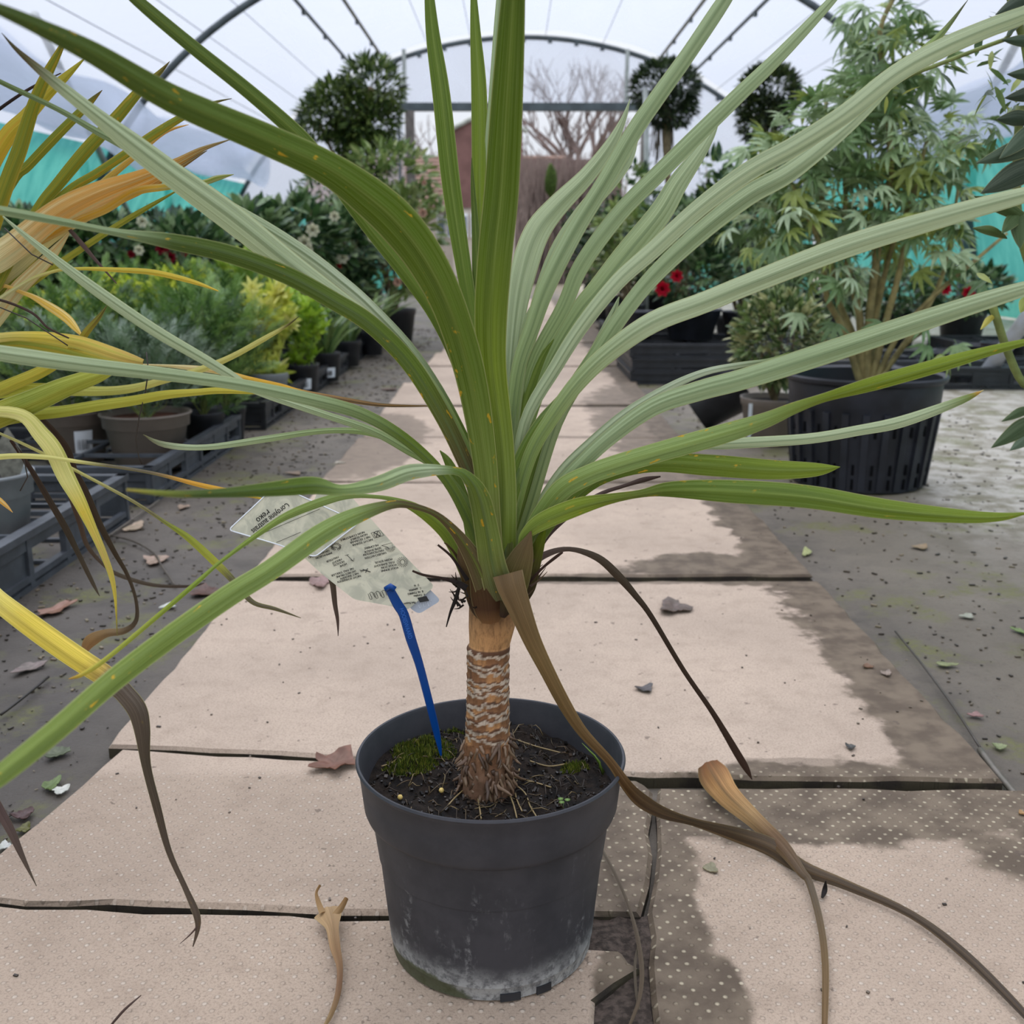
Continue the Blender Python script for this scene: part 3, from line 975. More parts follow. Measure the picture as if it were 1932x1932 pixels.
for a in (0.3, 2.3, 4.2):
    q = p + Vector((math.cos(a) * 0.003, math.sin(a) * 0.003, 0.008))
    sd.lathe([(0.0, 0.0), (0.002, 0.0003), (0.0022, 0.0006), (0, 0.0009)], 8, q, close=False, col=lin((130, 160, 84)))
sd.build('seedling', FOL, POT)

# ---- trunk
def trunk():
    m, nt, out = new_mat('ringed_bark')
    g = N(nt)
    at = g.n('ShaderNodeAttribute'); at.attribute_name = 'Col'
    v = g.pos()
    n1 = g.noise(g.mapping(v, (1, 1, 0.35)), 260, 5, 0.7); n2 = g.noise(v, 90, 4)
    c = g.mix(g.math('MULTIPLY', g.ramp(n1, 0.4, 0.7), 0.6), at.outputs['Color'], lin((84, 56, 36)))
    c = g.mix(g.math('MULTIPLY', g.ramp(n2, 0.62, 0.75), 0.7), c, lin((58, 40, 28)))
    bs = g.bsdf(c, 0.75, 0.3, g.bump(n1, 0.6, 0.0015))
    g.l(bs.outputs[0], out.inputs[0])
    # axis and radius by picture height
    ax = [(1540, 916, 100), (1500, 917, 104), (1450, 918, 96), (1400, 920, 86), (1375, 920, 84), (1300, 921, 80), (1222, 921, 80), (1215, 924, 76), (1180, 928, 88), (1140, 930, 90), (1090, 932, 100), (1040, 936, 84)]
    def axis(py):
        for (y0, x0, w0), (y1, x1, w1) in zip(ax, ax[1:]):
            if y1 <= py <= y0:
                t = (y0 - py) / (y0 - y1)
                return x0 + (x1 - x0) * t, w0 + (w1 - w0) * t
        return ax[-1][1], ax[-1][2]
    mb = MB(); n = 56
    rows = []
    rings = [1222, 1238, 1252, 1268, 1282, 1298, 1312, 1328, 1345, 1362, 1380]
    py = 1540.0
    while py > 1040:
        rows.append(py); py -= 2.5
    Yt = PY
    rnd = random.Random(5)
    tilt = [rnd.uniform(-5, 5) for _ in rings]; ph = [rnd.uniform(0, 6) for _ in rings]
    cols = {'tan': lin((178, 128, 82)), 'pale': lin((204, 184, 162)), 'mid': lin((134, 92, 60)), 'dark': lin((96, 64, 44)), 'rootc': lin((116, 88, 68))}
    for py in rows:
        x, wpx = axis(py)
        c0 = P(x, py, Yt); r0 = wpx / 2 * depth_of(c0) / FPX
        for k in range(n):
            a = 2 * math.pi * k / n
            if py > 1215:
                # rings: flaky scar edges
                pp = py
                best = None
                for j, ry in enumerate(rings):
                    e = ry + tilt[j] * 1.3 * math.sin(a + ph[j]) + 8.0 * mnoise.noise(Vector((math.cos(a) * 3, math.sin(a) * 3, j * 3.1)))
                    if pp >= e: best = (pp - e, j)
                r = r0
                if py < 1395:
                    d = best[0] if best else 0
                    r = r0 * (1.0 + 0.045 * max(0, 1 - d / 13.0) - 0.02 + 0.02 * mnoise.noise(Vector((a * 2, py * 0.05, 0))))
                    nzz = mnoise.noise(Vector((math.cos(a) * 4, math.sin(a) * 4, py * .08)))
                    if d < 3 + 3 * nzz: col = cols['dark']
                    elif d < 9 + 7 * nzz: col = cols['pale']
                    else: col = cols['mid'] if (best and (best[1] + int(a * 1.5)) % 3) else cols['tan']
                else:
                    nn = mnoise.noise(Vector((math.cos(a) * 5, math.sin(a) * 5, py * 0.03)))
                    r = r0 * (1.0 + 0.16 * nn + 0.06 * mnoise.noise(Vector((math.cos(a) * 14, math.sin(a) * 14, py * 0.09))))
                    t = (py - 1395) / 60
                    col = tuple(a_ + (b_ - a_) * min(1, t) for a_, b_ in zip(cols['mid'], cols['rootc']))
            else:
                r = r0 * (1 + 0.03 * mnoise.noise(Vector((math.cos(a) * 2, math.sin(a) * 2, py * 0.02))))
                t = max(0, min(1, (py - 1120) / 70))
                ca, cb_ = lin((92, 66, 44)), lin((196, 146, 96))
                col = tuple(a_ + (b_ - a_) * t for a_, b_ in zip(ca, cb_))
                if py < 1090:
                    t2 = (1090 - py) / 50; col = tuple(a_ + (b_ - a_) * min(1, t2) for a_, b_ in zip(col, lin((120, 130, 60))))
            mb.v.append((c0.x + r * math.cos(a), c0.y + r * math.sin(a), c0.z))
            mb.c.append(col + (0.0,))
    mr = len(rows)
    for i in range(mr - 1):
        for k in range(n):
            k2 = (k + 1) % n
            mb.f.append((i * n + k, i * n + k2, (i + 1) * n + k2, (i + 1) * n + k))
    mb.f.append(tuple(range((mr - 1) * n, mr * n)))
    mb.build('trunk', m, POT)
    # stubby aerial roots around the swollen base
    rnd = random.Random(8)
    for k in range(190):
        a = rnd.uniform(0, 2 * math.pi); py = rnd.uniform(1385, 1505)
        x, wpx = axis(py); c0 = P(x, py, Yt)
        r0 = wpx / 2 * depth_of(c0) / FPX
        p = Vector((c0.x + r0 * math.cos(a) * 1.0, c0.y + r0 * math.sin(a) * 1.0, c0.z))
        d = Vector((math.cos(a) * 0.25 + rnd.uniform(-.6, .6), math.sin(a) * 0.25 + rnd.uniform(-.6, .6), -1.0)).normalized()
        L = rnd.uniform(0.006, 0.018); pts = [p]
        for j in range(4):
            d = (d + Vector((rnd.uniform(-.5, .5), rnd.uniform(-.5, .5), rnd.uniform(-.3, .15)))).normalized()
            p = p + d * L / 4; pts.append(p)
        zf = soilz(pts[-1].x, pts[-1].y)
        rr = rnd.uniform(0.0010, 0.0018)
        col = lin(rnd.choice(((134, 106, 84), (112, 86, 68), (152, 122, 98), (94, 72, 58))))
        MB().tube(pts, [rr, rr, rr * .9, rr * .75, rr * .35], 6, col=col).build('root', FOL, POT)
    # long thin pale roots lying on the soil
    for poly in (((965, 1480), (990, 1500), (1000, 1525), (1015, 1550)), ((960, 1470), (1000, 1478), (1040, 1490)), ((955, 1490), (968, 1520), (975, 1548)),
                 ((880, 1490), (858, 1510), (845, 1525)), ((900, 1500), (905, 1530), (908, 1550)), ((975, 1400), (1010, 1412), (1060, 1425)),
                 ((1000, 1440), (1035, 1450), (1070, 1445)), ((980, 1455), (972, 1500), (985, 1535)), ((720, 1450), (745, 1440), (760, 1412))):
        pts = [sp_(*q) + Vector((0, 0, 0.002)) for q in poly]
        MB().tube(catmull(pts, 4), 0.0006, 5, col=lin((170, 146, 104))).build('root', FOL, POT)
trunk()

# ---- leaves, base first
def LF(pts, Y1, cols, **kw):
    Y0 = kw.pop('Y0', PY)
    if pts[0][1] < 1055:
        x0, y0, w0 = pts[0]
        pre = [(941 + (x0 - 941) * .25, 1085, 12)]
        if y0 < 960: pre.append((941 + (x0 - 941) * .6, (1085 + y0) / 2, max(12, w0 * .8)))
        pts = pre + list(pts)
        if kw.get('roll'): kw['roll'] = [0] * len(pre) + list(kw['roll'])
    paleish = any(k in ('p', 'pd', 'pp') for _, k in cols)
    kw.setdefault('stripe', 'ps' if paleish else 'gs'); kw.setdefault('mid', 'gl' if not paleish else 'ps'); kw.setdefault('sk', .62 if paleish else .45)
    return strap('leaf', pts, Y0, Y1, cols, POT, **kw)
g3 = [(0, 'gl'), (0.12, 'gl'), (0.35, 'g'), (1, 'g')]
pale = [(0, 'gl'), (0.2, 'pg'), (0.45, 'p'), (1, 'p')]
paled = [(0, 'gl'), (0.2, 'pg'), (0.5, 'pd'), (1, 'pd')]

# centre and back
LF([(908, 860, 22), (908, 700, 20), (900, 520, 18), (897, 430, 14), (892, 350, 8), (890, 298, 1)], .76, [(0, 'g'), (1, 'gd')], Y0=.745)
LF([(915, 850, 24), (912, 640, 24), (907, 480, 27), (905, 362, 29), (904, 181, 30), (897, 60, 20), (892, -40, 8), (889, -90, 2)], .80, [(0, 'g'), (.5, 'l'), (1, 'g')], Y0=.742)
LF([(918, 850, 20), (902, 660, 24), (881, 543, 28), (853, 362, 35), (833, 181, 34), (816, 60, 26), (806, -60, 12), (800, -120, 2)], .78, g3, Y0=.736)
LF([(935, 840, 26), (925, 560, 20), (925, 300, 22), (932, 181, 20), (946, 0, 20), (955, -120, 6)], .80, paled, Y0=.745)
LF([(948, 1080, 50), (952, 950, 46), (946, 830, 46), (929, 700, 54), (926, 600, 62), (934, 480, 66), (946, 362, 66), (957, 181, 60), (968, 0, 46), (976, -120, 26), (980, -200, 4)], .60,
   [(0, 'l'), (.1, 'gl'), (.3, 'l'), (.5, 'g'), (.8, 'g'), (1, 'gd')], Y0=.722, fold=.34)
# front left big leaf coming at the camera
LF([(936, 1110, 34), (925, 980, 40), (912, 850, 48), (888, 710, 58), (850, 585, 64), (806, 495, 74), (757, 428, 80), (704, 378, 76), (620, 318, 62), (500, 262, 58), (326, 187, 52), (181, 103, 42), (72, 50, 30), (0, 18, 22), (-90, -20, 4)],
   .36, [(0, 'br'), (.12, 'gl'), (.25, 'g'), (.5, 'g'), (1, 'gd')], Y0=.715, spot=.8, fold=.3, ypow=1.5)
LF([(925, 980, 24), (905, 830, 24), (870, 700, 26), (825, 600, 28), (770, 520, 30), (690, 420, 28), (610, 310, 28), (562, 254, 30), (471, 174, 28), (362, 87, 26), (258, 0, 22), (180, -70, 6)],
   .66, [(0, 'gl'), (.2, 'br'), (.35, 'g'), (1, 'gd')], Y0=.735)
# pale left leaves
LF([(925, 1020, 26), (905, 930, 24), (872, 840, 26), (825, 752, 28), (765, 672, 30), (700, 612, 34), (634, 563, 38), (543, 496, 46), (435, 410, 52), (326, 330, 47), (254, 275, 42), (181, 217, 28), (109, 160, 22), (36, 98, 9), (3, 62, 1)],
   .60, [(0, 'gl'), (.2, 'pg'), (.4, 'p'), (.88, 'p'), (.95, 'br'), (1, 'bd')], Y0=.738)
LF([(920, 1000, 20), (905, 900, 20), (852, 780, 20), (782, 670, 22), (700, 580, 22), (640, 528, 24), (580, 482, 26), (500, 430, 26), (400, 372, 22), (280, 300, 18), (181, 247, 13), (109, 206, 10), (0, 154, 9), (-60, 120, 2)],
   .66, [(0, 'gl'), (.2, 'g'), (.4, 'pp'), (.7, 'pd'), (1, 'gd')], Y0=.75)
LF([(928, 1050, 30), (912, 960, 28), (872, 860, 30), (830, 775, 32), (772, 684, 34), (700, 612, 34), (634, 570, 34), (543, 520, 34), (435, 480, 34), (326, 456, 30), (217, 438, 14), (109, 417, 15), (0, 397, 17), (-70, 388, 4)],
   .52, [(0, 'gl'), (.15, 'br'), (.3, 'g'), (.7, 'gd'), (.78, 'pd'), (1, 'pd')], Y0=.728, spot=.8)
LF([(905, 1000, 18), (880, 950, 18), (830, 886, 16), (770, 850, 16), (700, 812, 15), (600, 778, 14), (485, 738, 14), (430, 705, 18), (380, 675, 20), (290, 622, 22), (181, 547, 21), (72, 464, 13), (5, 408, 3)],
   .68, pale, Y0=.75)
LF([(915, 1060, 22), (888, 990, 22), (852, 920, 20), (810, 868, 20), (750, 818, 22), (680, 780, 24), (600, 757, 25), (466, 728, 23), (311, 706, 25), (155, 688, 29), (0, 666, 30), (-70, 652, 10)],
   .58, [(0, 'gl'), (.25, 'g'), (.45, 'pd'), (1, 'p')], Y0=.735)
LF([(900, 1010, 16), (852, 922, 16), (800, 866, 14), (740, 830, 14), (680, 814, 12), (600, 814, 11), (497, 829, 13), (388, 844, 11), (311, 839, 11), (270, 820, 1)],
   .78, [(0, 'gl'), (.4, 'pg'), (.9, 'p'), (1, 'br')], Y0=.76)
# low leaves on the left
LF([(948, 1130, 60), (930, 1070, 52), (918, 1000, 46), (905, 940, 40), (885, 904, 24), (855, 887, 15), (778, 890, 30), (716, 912, 30), (648, 924, 20), (591, 916, 34), (511, 923, 28), (420, 930, 18), (330, 932, 13), (240, 924, 4)],
   .38, [(0, 'br'), (.12, 'gl'), (.3, 'g'), (.35, 'p'), (.55, 'pg'), (.62, 'g'), (.85, 'gd'), (.95, 'yg'), (1, 'y')], Y0=.702, spot=.9, roll=[0, 0, 0, 0, 20, 30, 0, 0, 20, 0, 0, 0, 0, 0])
LF([(880, 1090, 20), (863, 1042, 26), (838, 1000, 28), (790, 962, 20), (740, 942, 9), (690, 936, 8), (650, 936, 14), (613, 945, 17), (557, 966, 16), (511, 991, 12), (420, 1057, 7), (362, 1107, 9), (217, 1230, 9), (160, 1270, 9), (130, 1281, 2)],
   .52, [(0, 'gl'), (.15, 'l'), (.3, 'pg'), (.7, 'l'), (.9, 'yg'), (.97, 'y'), (1, 'o')], Y0=.722)
LF([(925, 1130, 46), (908, 1085, 40), (888, 1045, 32), (860, 1005, 20), (825, 972, 12), (784, 956, 12), (739, 952, 17), (670, 974, 32), (602, 1010, 40), (511, 1075, 40), (435, 1122, 42), (326, 1198, 42), (217, 1281, 42), (109, 1375, 42), (0, 1464, 38), (-90, 1535, 10)],
   .34, [(0, 'br'), (.2, 'br'), (.27, 'pg'), (.6, 'gl'), (1, 'gl')], Y0=.705, spot=1.0, ypow=1.1)

# right side fan
LF([(952, 900, 24), (962, 720, 26), (974, 590, 38), (989, 507, 50), (1012, 440, 50), (1048, 392, 42), (1107, 332, 32), (1150, 276, 24), (1175, 228, 12), (1189, 186, 1)], .80, [(0, 'gl'), (.25, 'p'), (1, 'p')], Y0=.75)
LF([(960, 880, 22), (980, 720, 24), (1012, 590, 30), (1050, 480, 32), (1100, 400, 30), (1150, 345, 28), (1185, 300, 20), (1204, 258, 2)], .84, [(0, 'gl'), (.3, 'pd'), (1, 'p')], Y0=.755)
LF([(958, 880, 22), (975, 710, 26), (1005, 615, 30), (1032, 540, 34), (1085, 435, 34), (1140, 345, 32), (1195, 250, 32), (1243, 180, 31), (1300, 100, 29), (1367, 0, 27), (1420, -80, 8)], .78, paled, Y0=.745)
LF([(965, 880, 22), (1002, 700, 26), (1063, 580, 29), (1091, 512, 31), (1130, 452, 32), (1180, 390, 32), (1240, 330, 32), (1317, 254, 31), (1390, 183, 29), (1471, 105, 25), (1570, 0, 16), (1620, -60, 3)], .82, paled, Y0=.742)
LF([(975, 870, 24), (1030, 700, 28), (1090, 594, 38), (1131, 545, 44), (1183, 480, 48), (1245, 403, 44), (1279, 346, 38), (1320, 288, 26), (1343, 250, 16), (1357, 226, 1)], .86, [(0, 'gl'), (.3, 'pg'), (1, 'p')], Y0=.748)
LF([(990, 800, 22), (1050, 690, 26), (1100, 612, 28), (1165, 532, 30), (1232, 472, 32), (1320, 392, 34), (1413, 323, 36), (1500, 275, 36), (1594, 215, 36), (1690, 140, 36), (1775, 92, 36), (1860, 55, 34), (1932, 28, 32), (2050, -20, 12)], .72, [(0, 'gl'), (.2, 'p'), (1, 'p')], Y0=.735)
LF([(953, 1050, 26), (960, 950, 32), (985, 870, 34), (1023, 802, 32), (1070, 748, 30), (1120, 676, 30), (1170, 600, 30), (1232, 522, 32), (1322, 438, 36), (1413, 368, 38), (1490, 325, 36), (1580, 255, 28), (1640, 200, 22), (1714, 120, 16), (1775, 65, 12), (1826, 0, 1)],
   .80, [(0, 'br'), (.08, 'g'), (.2, 'g'), (.4, 'pd'), (.8, 'p'), (.93, 'pg'), (1, 'bd')], Y0=.718)
LF([(972, 960, 22), (1000, 860, 26), (1040, 790, 28), (1090, 722, 32), (1150, 664, 36), (1232, 608, 40), (1330, 570, 40), (1413, 536, 40), (1594, 466, 42), (1775, 411, 38), (1932, 368, 30), (2040, 340, 8)], .66, [(0, 'g'), (.2, 'pg'), (.4, 'p'), (1, 'p')], Y0=.728)
LF([(992, 1020, 22), (1008, 985, 24), (1040, 935, 26), (1090, 882, 28), (1150, 826, 30), (1232, 768, 34), (1320, 737, 38), (1413, 712, 40), (1594, 654, 42), (1775, 594, 38), (1932, 545, 28), (2030, 520, 6)], .64, [(0, 'g'), (.25, 'pd'), (.6, 'pd'), (1, 'p')], Y0=.722)
LF([(1000, 1000, 18), (1020, 950, 18), (1060, 890, 20), (1110, 840, 20), (1180, 780, 18), (1260, 732, 16), (1330, 702, 13), (1400, 688, 11), (1450, 680, 8), (1490, 664, 1)], .78, [(0, 'g'), (.3, 'p'), (.8, 'pp'), (1, 'g')], Y0=.74)
LF([(985, 1060, 20), (1000, 1005, 26), (1025, 965, 34), (1062, 922, 40), (1110, 896, 38), (1153, 880, 38), (1232, 856, 38), (1359, 820, 38), (1440, 795, 30), (1500, 770, 22), (1558, 750, 17), (1649, 724, 27), (1775, 688, 27), (1860, 664, 20), (1932, 646, 13), (1980, 636, 3)],
   .62, [(0, 'g'), (.2, 'pg'), (.5, 'pg'), (.62, 'l'), (1, 'l')], Y0=.715, spot=.8, roll=[0, 0, 0, 0, 0, 0, 0, 0, 15, 25, 30, 15, 0, 0, 0, 0])
LF([(1005, 1020, 16), (1030, 980, 16), (1065, 928, 14), (1110, 885, 14), (1200, 862, 14), (1315, 842, 16), (1377, 837, 21), (1522, 828, 20), (1620, 812, 20), (1703, 795, 22), (1812, 756, 15), (1856, 736, 1)], .72, [(0, 'g'), (.4, 'p'), (.7, 'p'), (.9, 'p'), (.975, 'gl'), (.99, 'o'), (1, 'c')], Y0=.745)
LF([(1010, 1030, 14), (1040, 990, 16), (1080, 945, 18), (1140, 900, 24), (1232, 874, 34), (1341, 878, 41), (1450, 886, 38), (1540, 886, 26), (1585, 881, 1)], .74, [(0, 'g'), (.4, 'g'), (1, 'l')], Y0=.738, spot=1.0)
LF([(978, 1035, 8), (990, 1010, 20), (1023, 984, 34), (1088, 957, 34), (1150, 942, 20), (1210, 932, 15), (1268, 924, 30), (1377, 927, 44), (1522, 937, 44), (1667, 960, 38), (1812, 974, 26), (1890, 975, 16), (1940, 967, 2)],
   .58, [(0, 'gl'), (.2, 'l'), (.3, 'gl'), (.35, 'g'), (.6, 'g'), (1, 'l')], Y0=.708, spot=.4, roll=[0, 0, 0, 10, 30, 40, 20, 0, 0, 0, 0, 0, 0])
# extra upright inner blades filling the heart
for pts, c in (([(955, 1020, 30), (962, 900, 26), (985, 780, 24), (1015, 690, 18), (1045, 640, 2)], 'g'),
               ([(975, 1040, 26), (990, 940, 24), (1020, 860, 22), (1045, 800, 12), (1060, 770, 2)], 'g'),
               ([(930, 1000, 28), (925, 880, 30), (905, 760, 26), (880, 680, 16), (868, 640, 2)], 'g'),
               ([(960, 860, 26), (980, 700, 24), (1000, 600, 20), (1018, 560, 2)], 'pd'),
               ([(895, 1060, 20), (880, 960, 22), (850, 880, 18), (830, 850, 2)], 'g'),
               ([(1000, 960, 20), (1050, 800, 22), (1110, 690, 24), (1150, 610, 20), (1168, 560, 2)], 'p'),
               ([(1000, 1040, 20), (1050, 970, 22), (1085, 930, 18), (1120, 902, 6), (1250, 868, 2)], 'pg')):
    LF(pts, .76, [(0, 'gl'), (1, c)], Y0=.742)

# sheaths: brown and dead leaf bases hugging the crown
def SH(pts, cols, Y0=.705, Y1=.70, name='leaf_sheath', **kw):
    return strap(name, pts, Y0, Y1, cols, POT, **kw)
SH([(915, 1168, 20), (908, 1145, 44), (900, 1100, 56), (880, 1050, 36), (868, 1020, 3)], [(0, 'bd'), (.5, 'br'), (1, 'dry')], Y0=.708, fold=.5)
SH([(926, 1176, 34), (924, 1155, 58), (920, 1120, 66), (905, 1080, 40), (893, 1045, 4)], [(0, (150, 108, 68)), (.2, (96, 66, 44)), (.5, (98, 72, 44)), (1, 'br')], Y0=.702, fold=.5)
SH([(948, 1165, 10), (958, 1130, 52), (968, 1095, 62), (985, 1050, 44), (996, 1020, 18), (1002, 1002, 2)], [(0, 'bd'), (.4, (112, 104, 52)), (1, 'dry')], Y0=.702, fold=.5)
SH([(985, 1145, 6), (996, 1110, 28), (1002, 1070, 34), (1020, 1020, 18), (1030, 990, 3)], [(0, 'bd'), (.5, (96, 92, 44)), (1, 'g')], Y0=.715, fold=.4)

# dead leaves of this plant
def DL(pts, cols, **kw):
    return strap('dead_leaf', pts, kw.pop('Y0', .70), kw.pop('Y1', .70), cols, POT, **kw)
dl = DL([(958, 1082, 58), (966, 1110, 54), (985, 1160, 42), (1005, 1210, 34), (1032, 1265, 28), (1066, 1330, 25), (1100, 1382, 20), (1150, 1436, 17), (1185, 1485, 22), (1214, 1513, 27), (1255, 1535, 22), (1312, 1552, 15), (1393, 1576, 28), (1454, 1598, 34), (1514, 1637, 27), (1595, 1669, 19), (1717, 1724, 15), (1818, 1799, 18), (1932, 1912, 15), (1985, 1980, 4)],
        [(0, 'dry'), (.12, (148, 122, 78)), (.3, (104, 74, 38)), (.42, (78, 60, 40)), (.6, (104, 90, 74)), (1, (90, 80, 74))],
        Ys=[.690, .688, .690, .694, .697, .700, .700, .698, .695, .715, .755, .80, .846, .845, .815, .790, .750, .700, .636, .605], fold=.35, stripe='tan', sk=.3)
tag(dl, 'long dry brown leaf folded over the rim and down onto the paving')
DL([(985, 1100, 10), (1000, 1070, 13), (1030, 1046, 13), (1075, 1036, 9), (1127, 1052, 14), (1165, 1085, 16), (1200, 1125, 12), (1230, 1165, 10), (1290, 1265, 9), (1345, 1345, 10), (1390, 1420, 14), (1408, 1450, 12), (1419, 1471, 1)],
   [(0, 'dp'), (.25, (104, 90, 74)), (.5, (84, 70, 58)), (1, 'bd')], Y0=.71, Y1=.86)
DL([(990, 1110, 6), (1020, 1075, 5), (1050, 1050, 6), (1062, 1042, 3)], [(0, 'bd'), (1, 'bd')], Y0=.71)
DL([(985, 1110, 12), (1020, 1030, 10), (1060, 985, 8), (1125, 936, 8), (1180, 916, 7), (1215, 905, 10), (1246, 899, 3)], [(0, 'bd'), (.6, 'dp'), (1, 'bd')], Y0=.735, Y1=.80)
DL([(880, 1110, 14), (860, 1098, 10), (830, 1090, 5), (800, 1085, 5), (778, 1077, 4)], [(0, 'k'), (1, 'bd')], Y0=.70)
DL([(882, 1095, 9), (866, 1070, 6), (850, 1048, 5), (826, 1028, 4)], [(0, 'k'), (1, 'bd')], Y0=.70)
DL([(875, 1085, 8), (862, 1050, 5), (846, 1030, 4), (838, 1024, 2)], [(0, 'k'), (1, 'br')], Y0=.705)
DL([(868, 1100, 6), (860, 1130, 8), (850, 1155, 5), (842, 1183, 2)], [(0, 'k'), (1, 'k')], Y0=.70)
DL([(622, 1082, 12), (628, 1104, 11), (632, 1140, 9), (637, 1170, 6), (638, 1200, 1)], [(0, 'dg'), (1, 'dp')], Y0=.735, Y1=.735)
rnd = random.Random(12)
for k in range(26):      # frayed fibres at the crown
    x, y = rnd.uniform(862, 905), rnd.uniform(1080, 1150)
    dx, dy = rnd.uniform(-26, 4), rnd.uniform(-34, 10)
    DL([(x, y, 4), (x + dx * .5, y + dy * .5 + 3, 3), (x + dx, y + dy, 1)], [(0, 'k'), (1, 'bd')], Y0=rnd.uniform(.698, .712), Y1=rnd.uniform(.695, .72), sub=2)
for k in range(12):
    x, y = rnd.uniform(985, 1005), rnd.uniform(1060, 1130)
    dx, dy = rnd.uniform(6, 34), rnd.uniform(-40, -6)
    DL([(x, y, 5), (x + dx * .5, y + dy * .5 + 3, 3), (x + dx, y + dy, 1)], [(0, 'bd'), (1, 'br')], Y0=rnd.uniform(.702, .72), Y1=rnd.uniform(.70, .73), sub=2)

# ================================================================== PLANT LABEL
TAG = empty('plant_label', tuple(sp_(828, 1400)))
tag(TAG, 'translucent printed plant label on a blue stake stuck in the dark grey pot', 'plant label')
TAG0 = TAG.location.copy()
def rel(v): return Vector(v) - TAG0
# stake, flat and tapering, standing in front
SD = 0.752   # optical depth of card area
BLUE = mat('blue_plastic', (0, 62, 132), 0.4, 0.35, 0.06, 30)
stk = [(733, 1108, 16, .700), (750, 1140, 19, .702), (762, 1160, 19, .703), (775, 1205, 19, .705), (790, 1250, 16, .709), (806, 1310, 15, .714), (821, 1370, 14, .719), (828, 1402, 10, .722), (832, 1425, 4, .724)]
mb = MB()
C = [P(a, b, y) for a, b, _, y in stk]; Wd = [w_ * depth_of(c) / FPX for (a, b, w_, y), c in zip(stk, C)]
C = catmull(C, 3); Wd = catmull(Wd, 3)
for i, c in enumerate(C):
    t = (C[min(i + 1, len(C) - 1)] - C[max(i - 1, 0)]).normalized()
    v = (c - Vector((0, 0, CAMH))).normalized(); s = t.cross(v).normalized(); nn = s.cross(t).normalized()
    if nn.dot(v) > 0: nn = -nn
    h = Wd[i] / 2; e = 0.0009
    for (a, b) in ((-1, 0), (-0.8, 1), (-0.45, 0.5), (0.45, 0.5), (0.8, 1), (1, 0), (0.8, -1), (-0.8, -1)):
        mb.v.append(tuple(rel(c + s * h * a + nn * e * b)))
for i in range(len(C) - 1):
    for k in range(8):
        k2 = (k + 1) % 8
        mb.f.append((i * 8 + k, i * 8 + k2, (i + 1) * 8 + k2, (i + 1) * 8 + k))
mb.f.append(tuple(reversed(range(8)))); mb.f.append(tuple(range((len(C) - 1) * 8, len(C) * 8)))
stake = mb.build('stake', BLUE, TAG); sharp(stake, 30)
c0 = P(728, 1112, .700); MB().tube([rel(c0), rel(P(737, 1106, .699)), rel(P(745, 1112, .699))], 0.0022, 8).build('hook', BLUE, stake)

def make_card_mat():
    m, nt, out = new_mat('translucent_card')
    g = N(nt)
    v = g.obj()
    wv = g.noise(g.mapping(v, (1, 1, 1)), 55, 4, 0.6, 1.5)
    c = g.mix(g.ramp(wv, 0.4, 0.62), lin((226, 222, 200)), lin((200, 198, 178)))
    bs = g.bsdf(c, 0.3, 0.5)
    tr = g.n('ShaderNodeBsdfTranslucent'); g.l(c, tr.inputs[0])
    tp = g.n('ShaderNodeBsdfTransparent')
    a = g.n('ShaderNodeMixShader'); a.inputs[0].default_value = 0.35
    g.l(bs.outputs[0], a.inputs[1]); g.l(tr.outputs[0], a.inputs[2])
    b = g.n('ShaderNodeMixShader'); b.inputs[0].default_value = 0.80
    g.l(tp.outputs[0], b.inputs[1]); g.l(a.outputs[0], b.inputs[2])
    g.l(b.outputs[0], out.inputs[0])
    return m
CARD = make_card_mat()
def carddepth(px, py, off=0.0):
    return 0.752 + (px - 640) * 0.00002 - (py - 1030) * 0.00004 + off
def CDp(px, py, off=0.0): return D(px, py, carddepth(px, py, off))
def rounded(poly, r=9, n=4):
    out = []
    m = len(poly)
    for i in range(m):
        p = Vector(poly[i]); a = Vector(poly[i - 1]); b = Vector(poly[(i + 1) % m])
        rr = min(r, (a - p).length / 2.5, (b - p).length / 2.5)
        p0 = p + (a - p).normalized() * rr; p1 = p + (b - p).normalized() * rr
        for k in range(n + 1):
            t = k / n
            out.append(p0 * (1 - t) ** 2 + p * 2 * t * (1 - t) + p1 * t * t)
    return out
def card(name, poly, off, m, parent=TAG, th=0.0004):
    q = rounded(poly)
    fr = [rel(CDp(p.x, p.y, off)) for p in q]; bk = [rel(CDp(p.x, p.y, off + th)) for p in q]
    n = len(q)
    mb = MB().add(fr + bk, [tuple(range(n)), tuple(reversed(range(n, 2 * n)))] + [(i, i + n, (i + 1) % n + n, (i + 1) % n) for i in range(n)])
    return mb.build(name, m, parent, smooth=False)
card1 = card('label_card', [(431, 1000), (508, 928), (560, 932), (678, 986), (594, 1051), (520, 1026)], 0.000, CARD)
card2 = card('label_card', [(556, 1036), (600, 925), (660, 934), (745, 1030), (820, 1106), (768, 1152), (735, 1143), (668, 1131), (606, 1082)], 0.0035, CARD)
card3 = card('label_tab', [(770, 1145), (806, 1107), (832, 1133), (790, 1159)], 0.006, mat('grey_tab', (168, 174, 184), 0.5, 0.4, 0.03, 30))
tag(card3, 'small grey tab behind the label')
# rim lines of the front card
mb = MB()
q = rounded([(431, 1000), (508, 928), (560, 932), (678, 986), (594, 1051), (520, 1026)])
pts = [rel(CDp(p.x, p.y, -0.0002)) for p in q]; pts.append(pts[0])
mb.tube(pts, 0.0005, 5); mb.build('card_edge', WHITEL, card1)
INK = mat('black_ink', (38, 38, 36), 0.6, 0.3, 0.05, 30)
WINK = mat('white_ink', (222, 226, 232), 0.6, 0.3, 0.03, 30)

